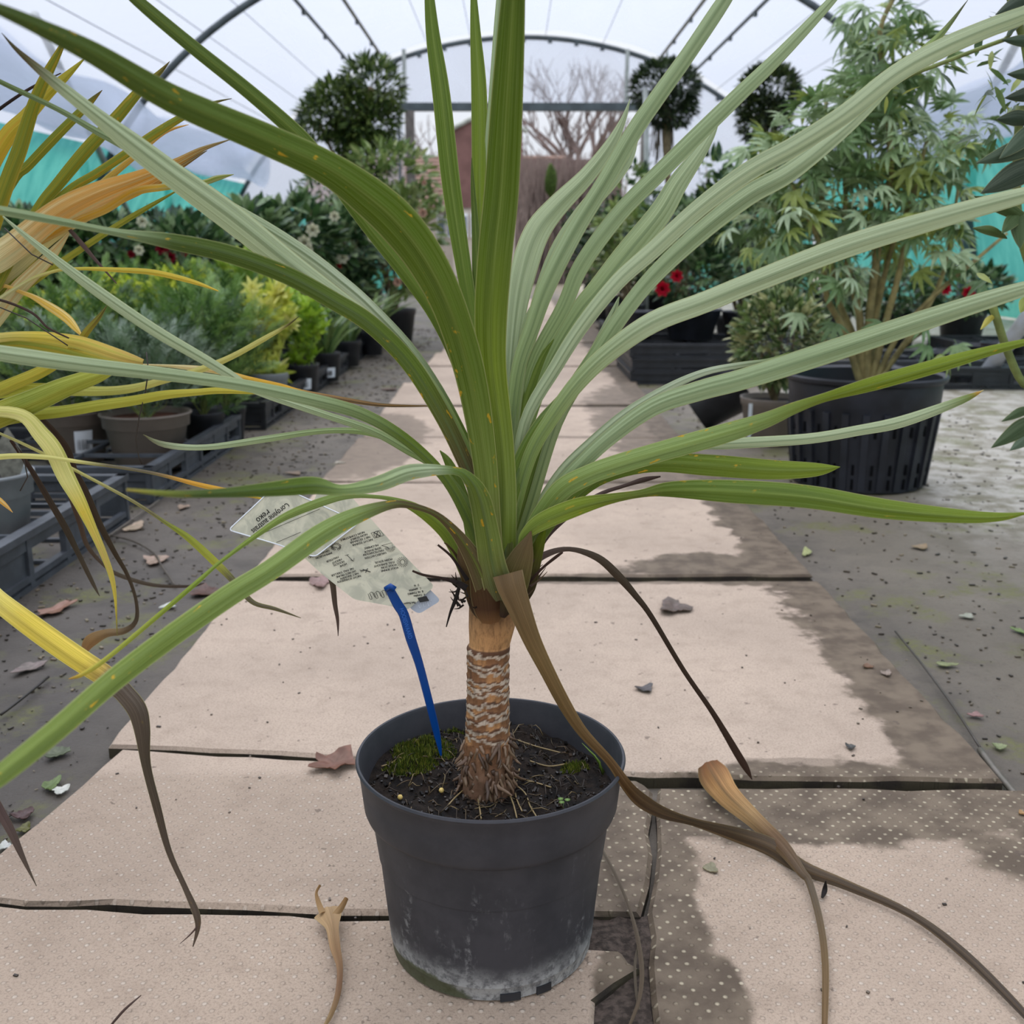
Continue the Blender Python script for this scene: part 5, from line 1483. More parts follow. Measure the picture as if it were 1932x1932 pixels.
LT = [
 ('oak_leaf', 'curled brown oak leaf against the left side of the dark grey pot', 'fallen leaf', 632, 1446, 110, 46, (150, 104, 84), 1, .024),
 ('curled_leaf', 'pinkish brown crumpled leaf on the slab just below the plant label', 'fallen leaf', 606, 1103, 46, 30, (176, 140, 132), 2, .014),
 ('curled_leaf', 'grey brown shrivelled leaf on the pale slab right of the trunk', 'fallen leaf', 1272, 1152, 72, 32, (128, 108, 98), 3, .016),
 ('curled_leaf', 'small dark grey leaf scrap alone on the pale slab above the pot rim', 'fallen leaf', 1217, 1305, 38, 18, (104, 96, 94), 4, .008),
 ('leaf_scrap', 'small tan triangular leaf scrap on the right textured slab', 'fallen leaf', 1341, 1641, 32, 22, (172, 160, 130), 5, .003),
 ('leaf_scrap', 'tiny dark scrap near the far edge of the big pale slab at right', 'fallen leaf', 1604, 1416, 20, 12, (96, 92, 88), 6, .006),
 ('oak_leaf', 'reddish lobed leaf on the dark dirt at the upper left', 'fallen leaf', 104, 1138, 42, 40, (176, 132, 112), 7, .012),
 ('curled_leaf', 'pale pink grey leaf on the dirt under the yellow leaf', 'fallen leaf', 52, 1247, 42, 30, (150, 132, 126), 8, .010),
 ('leaf_scrap', 'pale pink stone-like leaf on the dirt beside the grey tray', 'fallen leaf', 292, 1046, 54, 22, (196, 168, 150), 9, .012),
 ('petal_cluster', 'three pale blush fallen petals on the dirt above the grey tray corner', 'petals', 254, 984, 36, 26, (226, 200, 176), 10, .005),
 ('petal', 'white petal beside the edge of the front left slab', 'petals', 112, 1474, 32, 20, (228, 226, 216), 11, .006),
 ('petal', 'white petal on the dirt above the yellow leaf tip', 'petals', 316, 1132, 30, 12, (226, 224, 216), 12, .005),
 ('petal', 'white petal at the left frame edge next to the slab', 'petals', 6, 1578, 26, 22, (230, 228, 222), 13, .006),
 ('green_leaf', 'small green fallen leaf beside the white petal at the slab edge', 'fallen leaf', 96, 1464, 34, 30, (122, 140, 78), 14, .008),
 ('green_leaf', 'dull green leaf curled on the dirt beside the hanging brown leaf', 'fallen leaf', 106, 1405, 46, 26, (112, 118, 88), 15, .010),
 ('curled_leaf', 'dark red brown leaf on the dirt near the lower left slab edge', 'fallen leaf', 42, 1520, 44, 26, (104, 76, 72), 16, .010),
 ('green_leaf', 'yellow green leaf at the edge of the front left slab', 'fallen leaf', 44, 1545, 30, 22, (120, 116, 52), 17, .006),
 ('leaf_scrap', 'small white stone-like scrap on dirt left of the slab', 'fallen leaf', 345, 948, 24, 12, (196, 168, 150), 18, .006),
 ('leaf_scrap', 'pale yellow leaf scrap on the dirt right of the slabs', 'fallen leaf', 1522, 1031, 20, 22, (206, 206, 150), 19, .006),
 ('leaf_scrap', 'tan leaf scrap on the dirt in front of the big black pot', 'fallen leaf', 1738, 1022, 34, 12, (186, 160, 130), 20, .005),
 ('leaf_scrap', 'pale grey strip of leaf on the mossy dirt at the right', 'fallen leaf', 1826, 1150, 34, 9, (192, 190, 172), 21, .004),
 ('leaf_scrap', 'olive strip of leaf on the dirt right of the pale slab', 'fallen leaf', 1786, 1240, 46, 9, (166, 168, 120), 22, .004),
 ('leaf_scrap', 'pink leaf strip on the dirt close to the right slab corner', 'fallen leaf', 1842, 1334, 34, 10, (170, 132, 126), 23, .005),
 ('green_leaf', 'pale green leaf scrap beside the twig at the right slab corner', 'fallen leaf', 1888, 1393, 28, 14, (158, 164, 120), 24, .005),
 ('green_leaf', 'fresh green leaf on the dirt at the right frame edge', 'fallen leaf', 1925, 1178, 20, 16, (150, 170, 100), 25, .005),
 ('leaf_scrap', 'orange tan scrap at the right frame edge by the textured slab', 'fallen leaf', 1928, 1537, 16, 10, (206, 160, 110), 26, .003),
 ('leaf_scrap', 'pale scrap lying on the damp edge of the big pale slab', 'fallen leaf', 1672, 1276, 22, 12, (176, 156, 142), 27, .006),
 ('leaf_scrap', 'rust coloured scrap lying on the damp edge of the big pale slab', 'fallen leaf', 1637, 1262, 24, 9, (146, 110, 84), 28, .004),
 ('curled_leaf', 'reddish brown leaves drifted against the left slab edge', 'fallen leaf', 385, 1105, 60, 24, (110, 74, 60), 29, .014),
 ('curled_leaf', 'brown leaf fragments on the mud in the middle distance at left', 'fallen leaf', 735, 730, 36, 10, (122, 92, 76), 30, .01),
 ('leaf_scrap', 'white fragment on the mud left of the slabs in the middle distance', 'fallen leaf', 640, 875, 26, 8, (190, 176, 158), 31, .006),
 ('leaf_scrap', 'tan fragment on the mud below the black trays at left', 'fallen leaf', 555, 885, 40, 8, (160, 136, 116), 32, .006),
 ('oak_leaf', 'brown scrap under the edge of the front left slab at the frame edge', 'fallen leaf', 10, 1520, 30, 14, (84, 66, 56), 33, .006),
]
for t in LT:
    crumple(t[0], t[1], t[2], t[3], t[4], t[5], t[6], t[7], t[8], h=t[9], lobes=(5 if 'oak' in t[0] else 3), rot=(t[8] * 0.9) % 1.2 - .6)
# grit and tiny scraps over the dirt: nobody could count it
rnd = random.Random(21)
mb = MB()
for k in range(6500):
    y = 0.7 + 7 * rnd.random() ** 1.8
    x = rnd.choice((rnd.uniform(-1.0, -0.47), rnd.uniform(0.53, 1.5)))
    s = rnd.uniform(0.0008, 0.0036) * (0.7 + y * .25)
    c = lin(rnd.choice(((72, 62, 52), (88, 76, 62), (64, 56, 46), (134, 118, 98), (110, 96, 78), (60, 52, 44), (150, 134, 110))))
    q = Matrix.Rotation(rnd.uniform(0, 6.28), 3, 'Z')
    mb.box((x, y, -0.013 + s * .15), (s * rnd.uniform(.8, 2.8), s, s * .5), c, q)
o = mb.build('ground_litter', FOL, smooth=False); tag(o, 'scattered crumbs of bark and leaf litter on the dirt', 'litter', kind='stuff')
mb = MB()
for k in range(260):
    y = 0.65 + 2.2 * rnd.random(); x = rnd.uniform(-0.42, 0.49)
    if abs(x - PX_) < .1 and abs(y - PY) < .1: continue
    s = rnd.uniform(0.0008, 0.0025)
    mb.box((x, y, (0.0025 if y > 1.0 else 0.0005) + s * .2), (s * rnd.uniform(.8, 2.2), s, s * .5), lin(rnd.choice(((90, 76, 66), (70, 58, 50), (120, 104, 90)))), Matrix.Rotation(rnd.uniform(0, 6.28), 3, 'Z'))
o = mb.build('slab_grit', FOL, smooth=False); tag(o, 'small dark crumbs scattered over the pale paving slabs', 'litter', kind='stuff')
# soil filling the broken slab corner right of the pot
mb = MB(); nx, nyy = 14, 30
for i in range(nx + 1):
    for j in range(nyy + 1):
        x = 0.0 + 0.112 * i / nx; y = 0.22 + 0.545 * j / nyy
        mb.v.append((x, y, -0.0055 + 0.005 * mnoise.noise(Vector((x * 60, y * 60, 2))) + 0.002 * mnoise.noise(Vector((x * 260, y * 260, 2)))))
for i in range(nx):
    for j in range(nyy):
        b = i * (nyy + 1) + j
        mb.f.append((b, b + nyy + 1, b + nyy + 2, b + 1))
mb.build('gap_soil', mat('gap_earth', (88, 76, 68), 0.9, 0.2, 0.3, 150, 0.9, c2=(56, 48, 42)), floor)
# twigs
def twig(label, pts, r, col, nm='twig'):
    P3 = [G(x, y, 0.004 if i % 2 else 0.001) for i, (x, y) in enumerate(pts)]
    c = P3[len(P3) // 2].copy(); c.z = 0
    o = MB().tube([p - c for p in catmull(P3, 3)], r, 6, col=lin(col)).build(nm, FOL)
    o.location = (c.x, c.y, -0.009); tag(o, label, 'twig'); return o
twig('pale grey twig on the dirt at the right corner of the textured slab', [(1850, 1400), (1880, 1440), (1910, 1475), (1945, 1515)], .0035, (128, 120, 110))
twig('dark twig lying along the right edge of the paving', [(1508, 1062), (1535, 1085), (1560, 1112)], .003, (116, 106, 98))
twig('long thin dark twig along the right edge of the paving, towards the front', [(1690, 1180), (1740, 1240), (1800, 1320), (1850, 1395)], .0014, (84, 76, 68))
twig('thin straight grey twig lying on the dirt between the tray and the plant label', [(200, 1005), (240, 978), (280, 950), (300, 936)], .002, (130, 118, 108))
twig('dark curved twig on the dirt at the far left below the yellow leaf', [(0, 1335), (40, 1305), (90, 1265)], .0018, (52, 44, 38))
twig('thin dark stem curving over the dirt under the yellow leaf tip', [(200, 1000), (250, 1012), (290, 1035), (305, 1060), (330, 1095)], .0018, (96, 86, 74))
# ================================================================== FOLIAGE ENGINE
CAMV = Vector((0, 0, CAMH))
def T_ellip(L=1.0, w=0.42, tip=0.15, fold=0.12, curl=0.12):
    """oval leaf along +Y, root at origin"""
    ys_ = (0, .12, .35, .6, .82, 1.0); ws = (.05, .55, 1.0, .88, .5, 0.02)
    vs = []; fs = []
    for y, ww in zip(ys_, ws):
        z = -curl * y * y * L
        hw = w * L * ww / 2
        vs += [(-hw, y * L, z + fold * hw), (0, y * L, z), (hw, y * L, z + fold * hw)]
    for i in range(len(ys_) - 1):
        b = i * 3
        fs += [(b, b + 1, b + 4, b + 3), (b + 1, b + 2, b + 5, b + 4)]
    return vs, fs
def T_join(parts):
    vs = []; fs = []
    for (v, f), M in parts:
        b = len(vs)
        vs += [tuple(M @ Vector(p)) for p in v]; fs += [tuple(i + b for i in q) for q in f]
    return vs, fs
def T_palm(n=7, w=0.2, spread=2.6, fold=.3, curl=.25):
    leaf = T_ellip(1, w, fold=fold, curl=curl)
    parts = []
    for k in range(n):
        a = (k - (n - 1) / 2) / (n - 1) * spread
        s = 1 - 0.28 * abs(a) / (spread / 2)
        parts.append((leaf, Matrix.Translation((0, .25, 0)) @ Matrix.Rotation(a, 4, 'Z') @ Matrix.Scale(s * .8, 4)))
    stalk = ([(-.008, 0, 0), (.008, 0, 0), (.008, .27, 0), (-.008, .27, 0)], [(0, 1, 2, 3)])
    parts.append((stalk, Matrix.Identity(4)))
    return T_join(parts)
def T_feather(n=9, L=1.0, w=.055, ang=.62):
    leaf = T_ellip(.42 * L, w / .42, fold=.2, curl=.15)
    parts = []
    for k in range(n):
        y = .12 + .8 * k / n
        for s in (-1, 1):
            parts.append((leaf, Matrix.Translation((0, y * L, 0)) @ Matrix.Rotation(s * (ang + .12 * math.sin(k * 2.1)), 4, 'Z') @ Matrix.Rotation(.25 * math.sin(k * 1.3 + s), 4, 'X') @ Matrix.Scale(1.05 - .5 * k / n, 4)))
    parts.append((leaf, Matrix.Translation((0, .85 * L, 0)) @ Matrix.Scale(.6, 4)))
    stalk = ([(-.012, 0, 0), (.012, 0, 0), (.005, L, 0), (-.005, L, 0)], [(0, 1, 2, 3)])
    parts.append((stalk, Matrix.Identity(4)))
    return T_join(parts)
def T_strap(L=1.0, w=.07, curl=.5):
    vs = []; fs = []
    n = 6
    for i in range(n + 1):
        y = i / n; hw = w * L / 2 * (1 - y ** 3) * (0.7 + .3 * min(1, y * 4))
        z = -curl * y ** 2.4 * L
        vs += [(-hw, y * L * (1 - .15 * curl * y), z + .2 * hw), (0, y * L * (1 - .15 * curl * y), z), (hw, y * L * (1 - .15 * curl * y), z + .2 * hw)]
    for i in range(n):
        b = i * 3
        fs += [(b, b + 1, b + 4, b + 3), (b + 1, b + 2, b + 5, b + 4)]
    return vs, fs
def T_rosette(n=6, w=.4):
    leaf = T_ellip(.6, w, fold=.2, curl=.1)
    parts = []
    for k in range(n):
        parts.append((leaf, Matrix.Rotation(6.2832 * k / n + .2, 4, 'Z') @ Matrix.Rotation(.35 + .2 * (k % 2), 4, 'X')))
    for k in range(4):
        parts.append((leaf, Matrix.Rotation(6.2832 * k / 4, 4, 'Z') @ Matrix.Rotation(.95, 4, 'X') @ Matrix.Scale(.6, 4)))
    return T_join(parts)
TE = T_ellip(); TN = T_ellip(1, .26, curl=.2); TP = T_palm(6, .24, 2.9, .35, .5); TP5 = T_palm(5, .3, 2.2); TF = T_feather(); TS = T_strap(); TR = T_rosette()
T_THIN = T_ellip(1, .16, curl=.25)

_vm = {}
def variant(key, tpl, col):
    k = (key, col)
    if k not in _vm:
        c = lin(col)
        v, f = tpl
        mb = MB(); mb.add(v, f, c)
        me = mb.mesh('leaf'); me.materials.append(FOL)
        _vm[k] = me
    return _vm[k]

def put_leaves(parent, org, items, key, tpl, cols, n_ind, seed=0, name='leaf', stuffname='foliage'):
    """items: list of (pos, dir, scale) in world space; the nearest become single leaves, the rest one mesh"""
    rnd = random.Random(seed)
    org = Vector(org)
    items = sorted(items, key=lambda it: ((it[0] - CAMV).length) / max(it[2], 1e-4))
    V = np.array(tpl[0], dtype=np.float64); F = tpl[1]
    allv = []; allf = []; allc = []; b = 0
    for i, (p, d, s) in enumerate(items):
        d = d.normalized()
        upv = Vector((rnd.uniform(-.35, .35), rnd.uniform(-.35, .35), 1)).normalized()
        x = d.cross(upv)
        if x.length < 1e-3: x = Vector((1, 0, 0))
        x.normalize(); z = x.cross(d).normalized()
        roll = rnd.gauss(0, .4)
        R = Matrix((x, d, z)).transposed()
        R = Matrix.Rotation(roll, 3, d) @ R
        col = rnd.choice(cols)
        q = p - org
        if i < n_ind:
            M = Matrix.Translation(q) @ (R * s).to_4x4()
            inst(name, variant(key, tpl, col), parent, M)
        else:
            A = np.array(R) * s
            allv.append(V @ A.T + np.array(q)); allc.append(np.tile(np.array(lin(col) + (0.0,)), (len(V), 1)))
            allf += [tuple(j + b for j in f) for f in F]; b += len(V)
    if allv:
        vv = np.concatenate(allv); cc = np.concatenate(allc)
        me = bpy.data.meshes.new(stuffname)
        me.from_pydata(vv.tolist(), [], allf)
        ca = me.color_attributes.new('Col', 'FLOAT_COLOR', 'POINT')
        ca.data.foreach_set('color', cc.astype(np.float32).ravel())
        me.materials.append(FOL); me.update()
        o = inst(stuffname, me, parent); tag(o, kind='stuff')

def ball_items(c, rx, ry, rz, n, s, rnd, surf=0.5, upb=0.2, sv=.3):
    out = []
    c = Vector(c)
    for k in range(n):
        while True:
            v = Vector((rnd.gauss(0, 1), rnd.gauss(0, 1), rnd.gauss(0, 1)))
            if v.length > .01: break
        v.normalize()
        r = (rnd.random() ** (1 / 3)) * (1 - surf) + surf * rnd.uniform(.85, 1.0)
        p = c + Vector((v.x * rx * r, v.y * ry * r, v.z * rz * r))
        d = v + Vector((rnd.gauss(0, .5), rnd.gauss(0, .5), rnd.gauss(upb, .4)))
        out.append((p, d, s * rnd.uniform(1 - sv, 1 + sv)))
    return out

def branches(parent, org, base, tips, r0, m, seed=0, name='stem', sep=True, bend=.15):
    rnd = random.Random(seed); org = Vector(org)
    mb = MB()
    for t in tips:
        a = Vector(base) + Vector((rnd.uniform(-.3, .3), rnd.uniform(-.3, .3), 0)) * r0 * 4
        b = Vector(t); L = (b - a).length
        mid = a.lerp(b, .5) + Vector((rnd.uniform(-1, 1), rnd.uniform(-1, 1), rnd.uniform(-.2, .6))) * L * bend
        pts = catmull([a - org, a.lerp(mid, .5) - org + Vector((0, 0, L * .05)), mid - org, b - org], 3)
        n = len(pts)
        rad = [r0 * (1 - .75 * i / (n - 1)) for i in range(n)]
        if sep: MB().tube(pts, rad, 7).build(name, m, parent)
        else: mb.tube(pts, rad, 5)
    if not sep: mb.build(name, m, parent)

# ------------------------------------------------------------------ pots and trays
_potm = {}
def pot_mesh(r, h, kind, m, soil):
    k = (round(r, 3), round(h, 3), kind, m.name, soil.name)
    if k in _potm: return _potm[k]
    if kind == 'rim':
        pr = [(0, .003), (r * .68, .0), (r * .72, .003), (r * .9, h * .74), (r * .965, h * .76), (r * .98, h * .95), (r * 1.03, h * .965), (r * 1.03, h * .995), (r * .98, h), (r * .94, h * .97), (r * .9, h * .86), (0, h * .86)]
    else:
        pr = [(0, .003), (r * .74, .0), (r * .78, .003), (r * .93, h * .82), (r * .97, h * .84), (r * .99, h * .97), (r * 1.0, h), (r * .95, h), (r * .92, h * .88), (0, h * .88)]
    a = MB().lathe(pr, 36, close=False).mesh('pot'); a.materials.append(m)
    a.polygons.foreach_set('use_smooth', [True] * len(a.polygons))
    b = MB().lathe([(0, h * .885), (r * .5, h * .892), (r * .93, h * .885), (r * .93, h * .87)], 24, close=False).mesh('soil'); b.materials.append(soil)
    _potm[k] = (a, b)
    return _potm[k]
def potted(name, label, x, y, z, r, h, kind, m, group=None, soil=None, lab=None, cat='potted plant'):
    t = empty(name, (x, y, z)); tag(t, label, cat, group)
    a, b = pot_mesh(r, h, kind, m, soil or SOILM)
    p = inst('pot', a, t); inst('soil', b, t)
    if lab:
        # paper label stuck on the side facing the path
        ang, w_, hh, zz = lab
        mb = MB(); n = 6
        for j in range(n + 1):
            aa = ang + (j / n - .5) * w_ / r
            for z_ in (zz, zz + hh):
                rr = r * (.76 + .2 * z_ / h) + .0025
                mb.v.append((rr * math.cos(aa), rr * math.sin(aa), z_))
        for j in range(n): mb.f.append((2 * j, 2 * j + 2, 2 * j + 3, 2 * j + 1))
        lo = mb.build('paper_label', WHITEL, t)
        mb = MB()
        rnd = random.Random(int(x * 1000))
        for j in range(7):
            aa = ang - .18 + j * .05
            rr = r * (.76 + .2 * (zz + hh * .5) / h) + .0032
            mb.box((rr * math.cos(aa), rr * math.sin(aa), zz + hh * .45), (.0008, rnd.choice((.001, .002, .0015)), hh * .5), rot=Matrix.Rotation(aa, 3, 'Z'))
        mb.build('bar_print', INK, lo, smooth=False)
    return t
def tray(label, x0, x1, y0, y1, h, m, z=0.0, cols_=6, group=None, windows=True):
    cx, cy = (x0 + x1) / 2, (y0 + y1) / 2
    X, Y = x1 - x0, y1 - y0
    mb = MB()
    t = .008
    def wall(p, q, nn):
        p = Vector(p); q = Vector(q); L = (q - p).length; d = (q - p).normalized()
        ang = math.atan2(d.y, d.x); R = Matrix.Rotation(ang, 3, 'Z')
        c = (p + q) / 2
        mb.box((c.x, c.y, h - .006), (L + .02, .022, .012), rot=R)      # rim
        mb.box((c.x, c.y, h - .022), (L, t, .022), rot=R)
        mb.box((c.x, c.y, .020), (L, t * 1.6, .010), rot=R)
        mb.box((c.x, c.y, .004), (L, t * 1.2, .010), rot=R)
        n = nn
        for k in range(n + 1):
            s = p + d * (L * k / n)
            mb.box((s.x, s.y, h / 2), (.016, t * 1.4, h - .01), rot=R)
        out = Vector((d.y, -d.x, 0))
        for k in range(n):
            s = p + d * (L * (k + .5) / n)
            if k % 2 == 0: mb.box((s.x - out.x * .002, s.y - out.y * .002, h * .45), (L / n * .9, t * .6, h * .62), rot=R)
    a, b, c_, d_ = (-X / 2, -Y / 2, 0), (X / 2, -Y / 2, 0), (X / 2, Y / 2, 0), (-X / 2, Y / 2, 0)
    wall(a, b, 5); wall(b, c_, cols_); wall(c_, d_, 5); wall(d_, a, cols_)
    for k in range(1, 4): mb.box((-X / 2 + X * k / 4, 0, .004), (.012, Y, .006))
    for k in range(1, cols_): mb.box((0, -Y / 2 + Y * k / cols_, .004), (X, .012, .006))
    # cell dividers
    for k in range(1, 3): mb.box((-X / 2 + X * k / 3, 0, h - .012), (.010, Y, .008))
    for k in range(1, 4): mb.box((0, -Y / 2 + Y * k / 4, h - .012), (X, .010, .008))
    o = mb.build('plant_tray', m, smooth=False)
    o.location = (cx, cy, z)
    tag(o, label, 'tray', group)
    return o
FZ = -0.014
tray('grey plastic carrying tray on the dirt at the left edge, nearest of the trays', -1.32, -.79, 1.22, 2.10, .100, GREYP, z=FZ)
tray('dark grey tray holding the taupe pots, second from the front on the left', -1.45, -.79, 2.26, 3.02, .085, GREYP, z=FZ)
tray('black tray behind the taupe pots, third from the front on the left', -1.42, -.77, 3.26, 4.00, .085, BLACKP, z=FZ)
tray('black tray with white labelled pots, fourth from the front on the left', -1.42, -.77, 4.12, 4.95, .085, BLACKP, z=FZ)
tray('black tray further back on the left, beside the strappy green plants', -1.42, -.78, 5.15, 6.1, .085, BLACKP, z=FZ)
tray('stack of black trays far back on the left below the camellia bush', -1.35, -.90, 6.15, 6.72, .16, BLACKP, z=FZ)
GR = [(92, 118, 62), (112, 136, 74), (76, 102, 56), (128, 150, 88)]
SILV = [(140, 158, 132), (96, 116, 88), (176, 188, 170), (66, 84, 60), (112, 134, 100)]
CHAR = [(206, 214, 60), (186, 200, 56), (222, 224, 90), (150, 172, 52)]
FEAT = [(118, 150, 74), (82, 114, 54), (150, 178, 98), (58, 86, 40), (100, 134, 66)]
CREAM = [(226, 222, 110), (236, 230, 140), (208, 210, 92)]

def herb(name, label, x, y, z, r, h, kind, m, key, tpl, cols, n, s, top, wid, nind=60, seed=0, lab=None, soil=None, up=.9, group=None):
    t = potted(name, label, x, y, z, r, h, kind, m, soil=soil, lab=lab, group=group)
    org = Vector((x, y, z)); rnd = random.Random(seed)
    base = z + h * .9
    items = []; tips = []
    for k in range(n):
        a = rnd.uniform(0, 6.28); q = math.sqrt(rnd.random())
        hz = rnd.random() ** .6
        p = Vector((x + wid * q * math.cos(a) * (.45 + .55 * hz), y + wid * q * math.sin(a) * (.45 + .55 * hz), base + (top - base) * hz * (1 - .35 * q * q)))
        d = Vector((math.cos(a) * q * 1.2, math.sin(a) * q * 1.2, up)) + Vector((rnd.gauss(0, .35), rnd.gauss(0, .35), rnd.gauss(0, .3)))
        items.append((p, d, s * rnd.uniform(.7, 1.3)))
        if k < 14: tips.append(p)
    branches(t, org, (x, y, base - .01), tips, .0025, GSTEM, seed, 'stems', sep=False)
    put_leaves(t, org, items, key, tpl, cols, nind, seed)
    return t
tz = FZ + .012
herb('silver_herb', 'silvery feathery herb in the large taupe pot at the front of the left tray row', pxX(272, 2.68), 2.62, tz, .108, .140, 'rim', TAUPE, 'F', TF, SILV, 520, .058, .345, .19, 120, 1, soil=SOILR)
herb('silver_herb', 'silvery feathery herb in the taupe pot with a barcode label at the far left', pxX(130, 2.76), 2.70, tz, .10, .135, 'rim', TAUPE, 'F', TF, SILV + FEAT, 520, .058, .35, .19, 100, 2, lab=(-.9, .05, .06, .03))
herb('green_herb', 'green feathery herb in a small black pot beside the large taupe pot', pxX(376, 2.90), 2.86, tz, .058, .105, 'plain', BLACKP, 'F', TF, FEAT, 360, .062, .42, .12, 90, 3, lab=(-1.0, .05, .03, .015))
herb('green_herb', 'green feathery herb in a small black pot with a white label, at the tray corner', pxX(425, 3.12), 3.06, tz - .01, .055, .10, 'plain', BLACKP, 'F', TF, FEAT, 360, .062, .42, .14, 90, 4, lab=(-1.1, .05, .03, .02))
HPOS = ('in the left block just behind the large taupe pot', 'in the left block behind the small black pots', 'in the left block nearest the taupe pots', 'in the left block behind the barcode labelled pot', 'in the left block, left of the nearest one',
        'at the left frame edge behind the grey pot', 'left of the silver herbs, far from the path', 'closest of its colour to the pale yellow shrub', 'behind the pale yellow shrub', 'furthest back of its colour, below the camellias', 'touching the pale yellow star-leaved shrub')
k = 0
for (x, y, c, cn) in ((-1.25, 3.1, FEAT, 'green feathery'), (-1.05, 3.45, FEAT, 'green feathery'), (-1.35, 3.6, CHAR, 'chartreuse'), (-1.6, 3.0, FEAT, 'green feathery'), (-1.75, 3.5, CHAR, 'chartreuse'),
                      (-1.55, 2.5, SILV, 'silver'), (-1.95, 2.9, FEAT, 'green feathery'), (-1.2, 4.0, CHAR, 'chartreuse'), (-1.5, 4.3, FEAT, 'green feathery'), (-1.9, 4.0, CHAR, 'chartreuse'), (-.98, 3.8, FEAT, 'green feathery')):
    k += 1
    herb('bedding_herb', '%s herb, %s' % (cn, HPOS[k - 1]), x, y, FZ, .07, .11, 'plain', BLACKP, 'F' if c is not CHAR else 'R', TF if c is not CHAR else TR, c, 380, .066 if c is not CHAR else .06, .46 + .03 * math.sin(k), .19, 30, 30 + k, group='%s herbs in the left block' % cn)
herb('choisya', 'pale yellow star-leaved shrub standing out at the path edge on the left', pxX(503, 3.66), 3.60, tz, .075, .13, 'plain', LGREY, 'R2', T_rosette(8, .34), CREAM + [(196, 204, 84)], 42, .10, .44, .11, 42, 51, lab=(-1.1, .06, .05, .03))
herb('choisya', 'lime green shrub just behind the pale yellow one at the path edge', pxX(552, 3.9), 3.98, tz, .07, .12, 'plain', BLACKP, 'R', TR, [(150, 184, 50), (172, 200, 64), (120, 156, 48)], 90, .07, .40, .12, 60, 52, lab=(-1.1, .05, .04, .03))
herb('choisya', 'yellow green leafy shrub behind the star-leaved one', pxX(470, 4.3), 4.2, FZ, .075, .13, 'plain', BLACKP, 'R', TR, [(150, 176, 70), (186, 200, 90), (120, 150, 60)], 130, .08, .55, .18, 60, 53)
def strappy(label, x, y, seed, s=.30, pots=BLACKP, lab=None, n=46):
    t = potted('strap_leaved_plant', label, x, y, tz, .062, .12, 'plain', pots, lab=lab)
    rnd = random.Random(seed); items = []
    for k in range(n):
        a = rnd.uniform(0, 6.28)
        items.append((Vector((x + .02 * math.cos(a), y + .02 * math.sin(a), tz + .10)), Vector((math.cos(a) * .55, math.sin(a) * .55, 1 + rnd.random() * .6)), s * rnd.uniform(.7, 1.15)))
    put_leaves(t, (x, y, tz), items, 'S', TS, GR, 60, seed)
strappy('strappy green plant in a black pot with a white label, nearer one by the path', pxX(606, 4.4), 4.45, 1, lab=(-1.1, .05, .04, .02))
strappy('strappy green plant in a black pot, further one by the path', pxX(650, 5.0), 5.05, 2)
strappy('strappy green plant at the tray corner before the camellia bush', pxX(700, 5.6), 5.6, 3)
strappy('strappy green plant behind the nearest strappy one', pxX(560, 5.0), 5.1, 4)
# grey pot at the left edge with a withered stub
gp = potted('grey_pot', 'light grey pot with a flat withered leaf standing in the nearest tray', -.905, 1.78, FZ + .012, .078, .160, 'rim', LGREY, cat='pot')
MB().add(*T_ellip(.10, .45)).build('withered_leaf', mat('withered_grey', (100, 98, 88), 0.8, 0.2, 0.3, 60), gp, loc=(0.045, 0, .135)).rotation_euler = (1.45, 0, .3)

# ------------------------------------------------------------------ camellias and tall shrubs
CAM_G = [(66, 96, 52), (92, 122, 68), (46, 70, 42), (124, 148, 100), (56, 84, 54), (150, 168, 124)]
def flower_mesh(key, col, col2):
    if key in _vm: return _vm[key]
    rnd = random.Random(9)
    parts = MB()
    c1, c2 = lin(col), lin(col2)
    pet = T_ellip(1, .75, fold=.35, curl=-.35)
    for ringi, (n, tilt, s) in enumerate(((7, .25, 1.0), (6, .65, .8), (5, 1.0, .6), (3, 1.3, .4))):
        for k in range(n):
            M = Matrix.Rotation(6.2832 * k / n + ringi * .4, 4, 'Z') @ Matrix.Rotation(tilt, 4, 'X') @ Matrix.Scale(s * .5, 4)
            parts.add([M @ Vector(v) for v in pet[0]], pet[1], c1 if ringi % 2 else c2)
    me = parts.mesh('flower'); me.materials.append(FOL)
    _vm[key] = me
    return me
FW = flower_mesh('fw', (240, 236, 216), (228, 222, 196)); FR = flower_mesh('fr', (216, 32, 60), (190, 20, 48)); FD = flower_mesh('fd', (150, 22, 40), (120, 16, 34)); FPK = flower_mesh('fpk', (226, 190, 170), (214, 170, 150))
def add_flower(t, org, px, py, Y, wpx, me):
    p = P(px, py, Y) - Vector(org)
    s = wpx * Y / FPX
    v = (CAMV - P(px, py, Y)).normalized()
    q = v.to_track_quat('Z', 'Y').to_matrix().to_4x4()
    inst('flower', me, t, Matrix.Translation(p) @ q @ Matrix.Scale(s, 4))
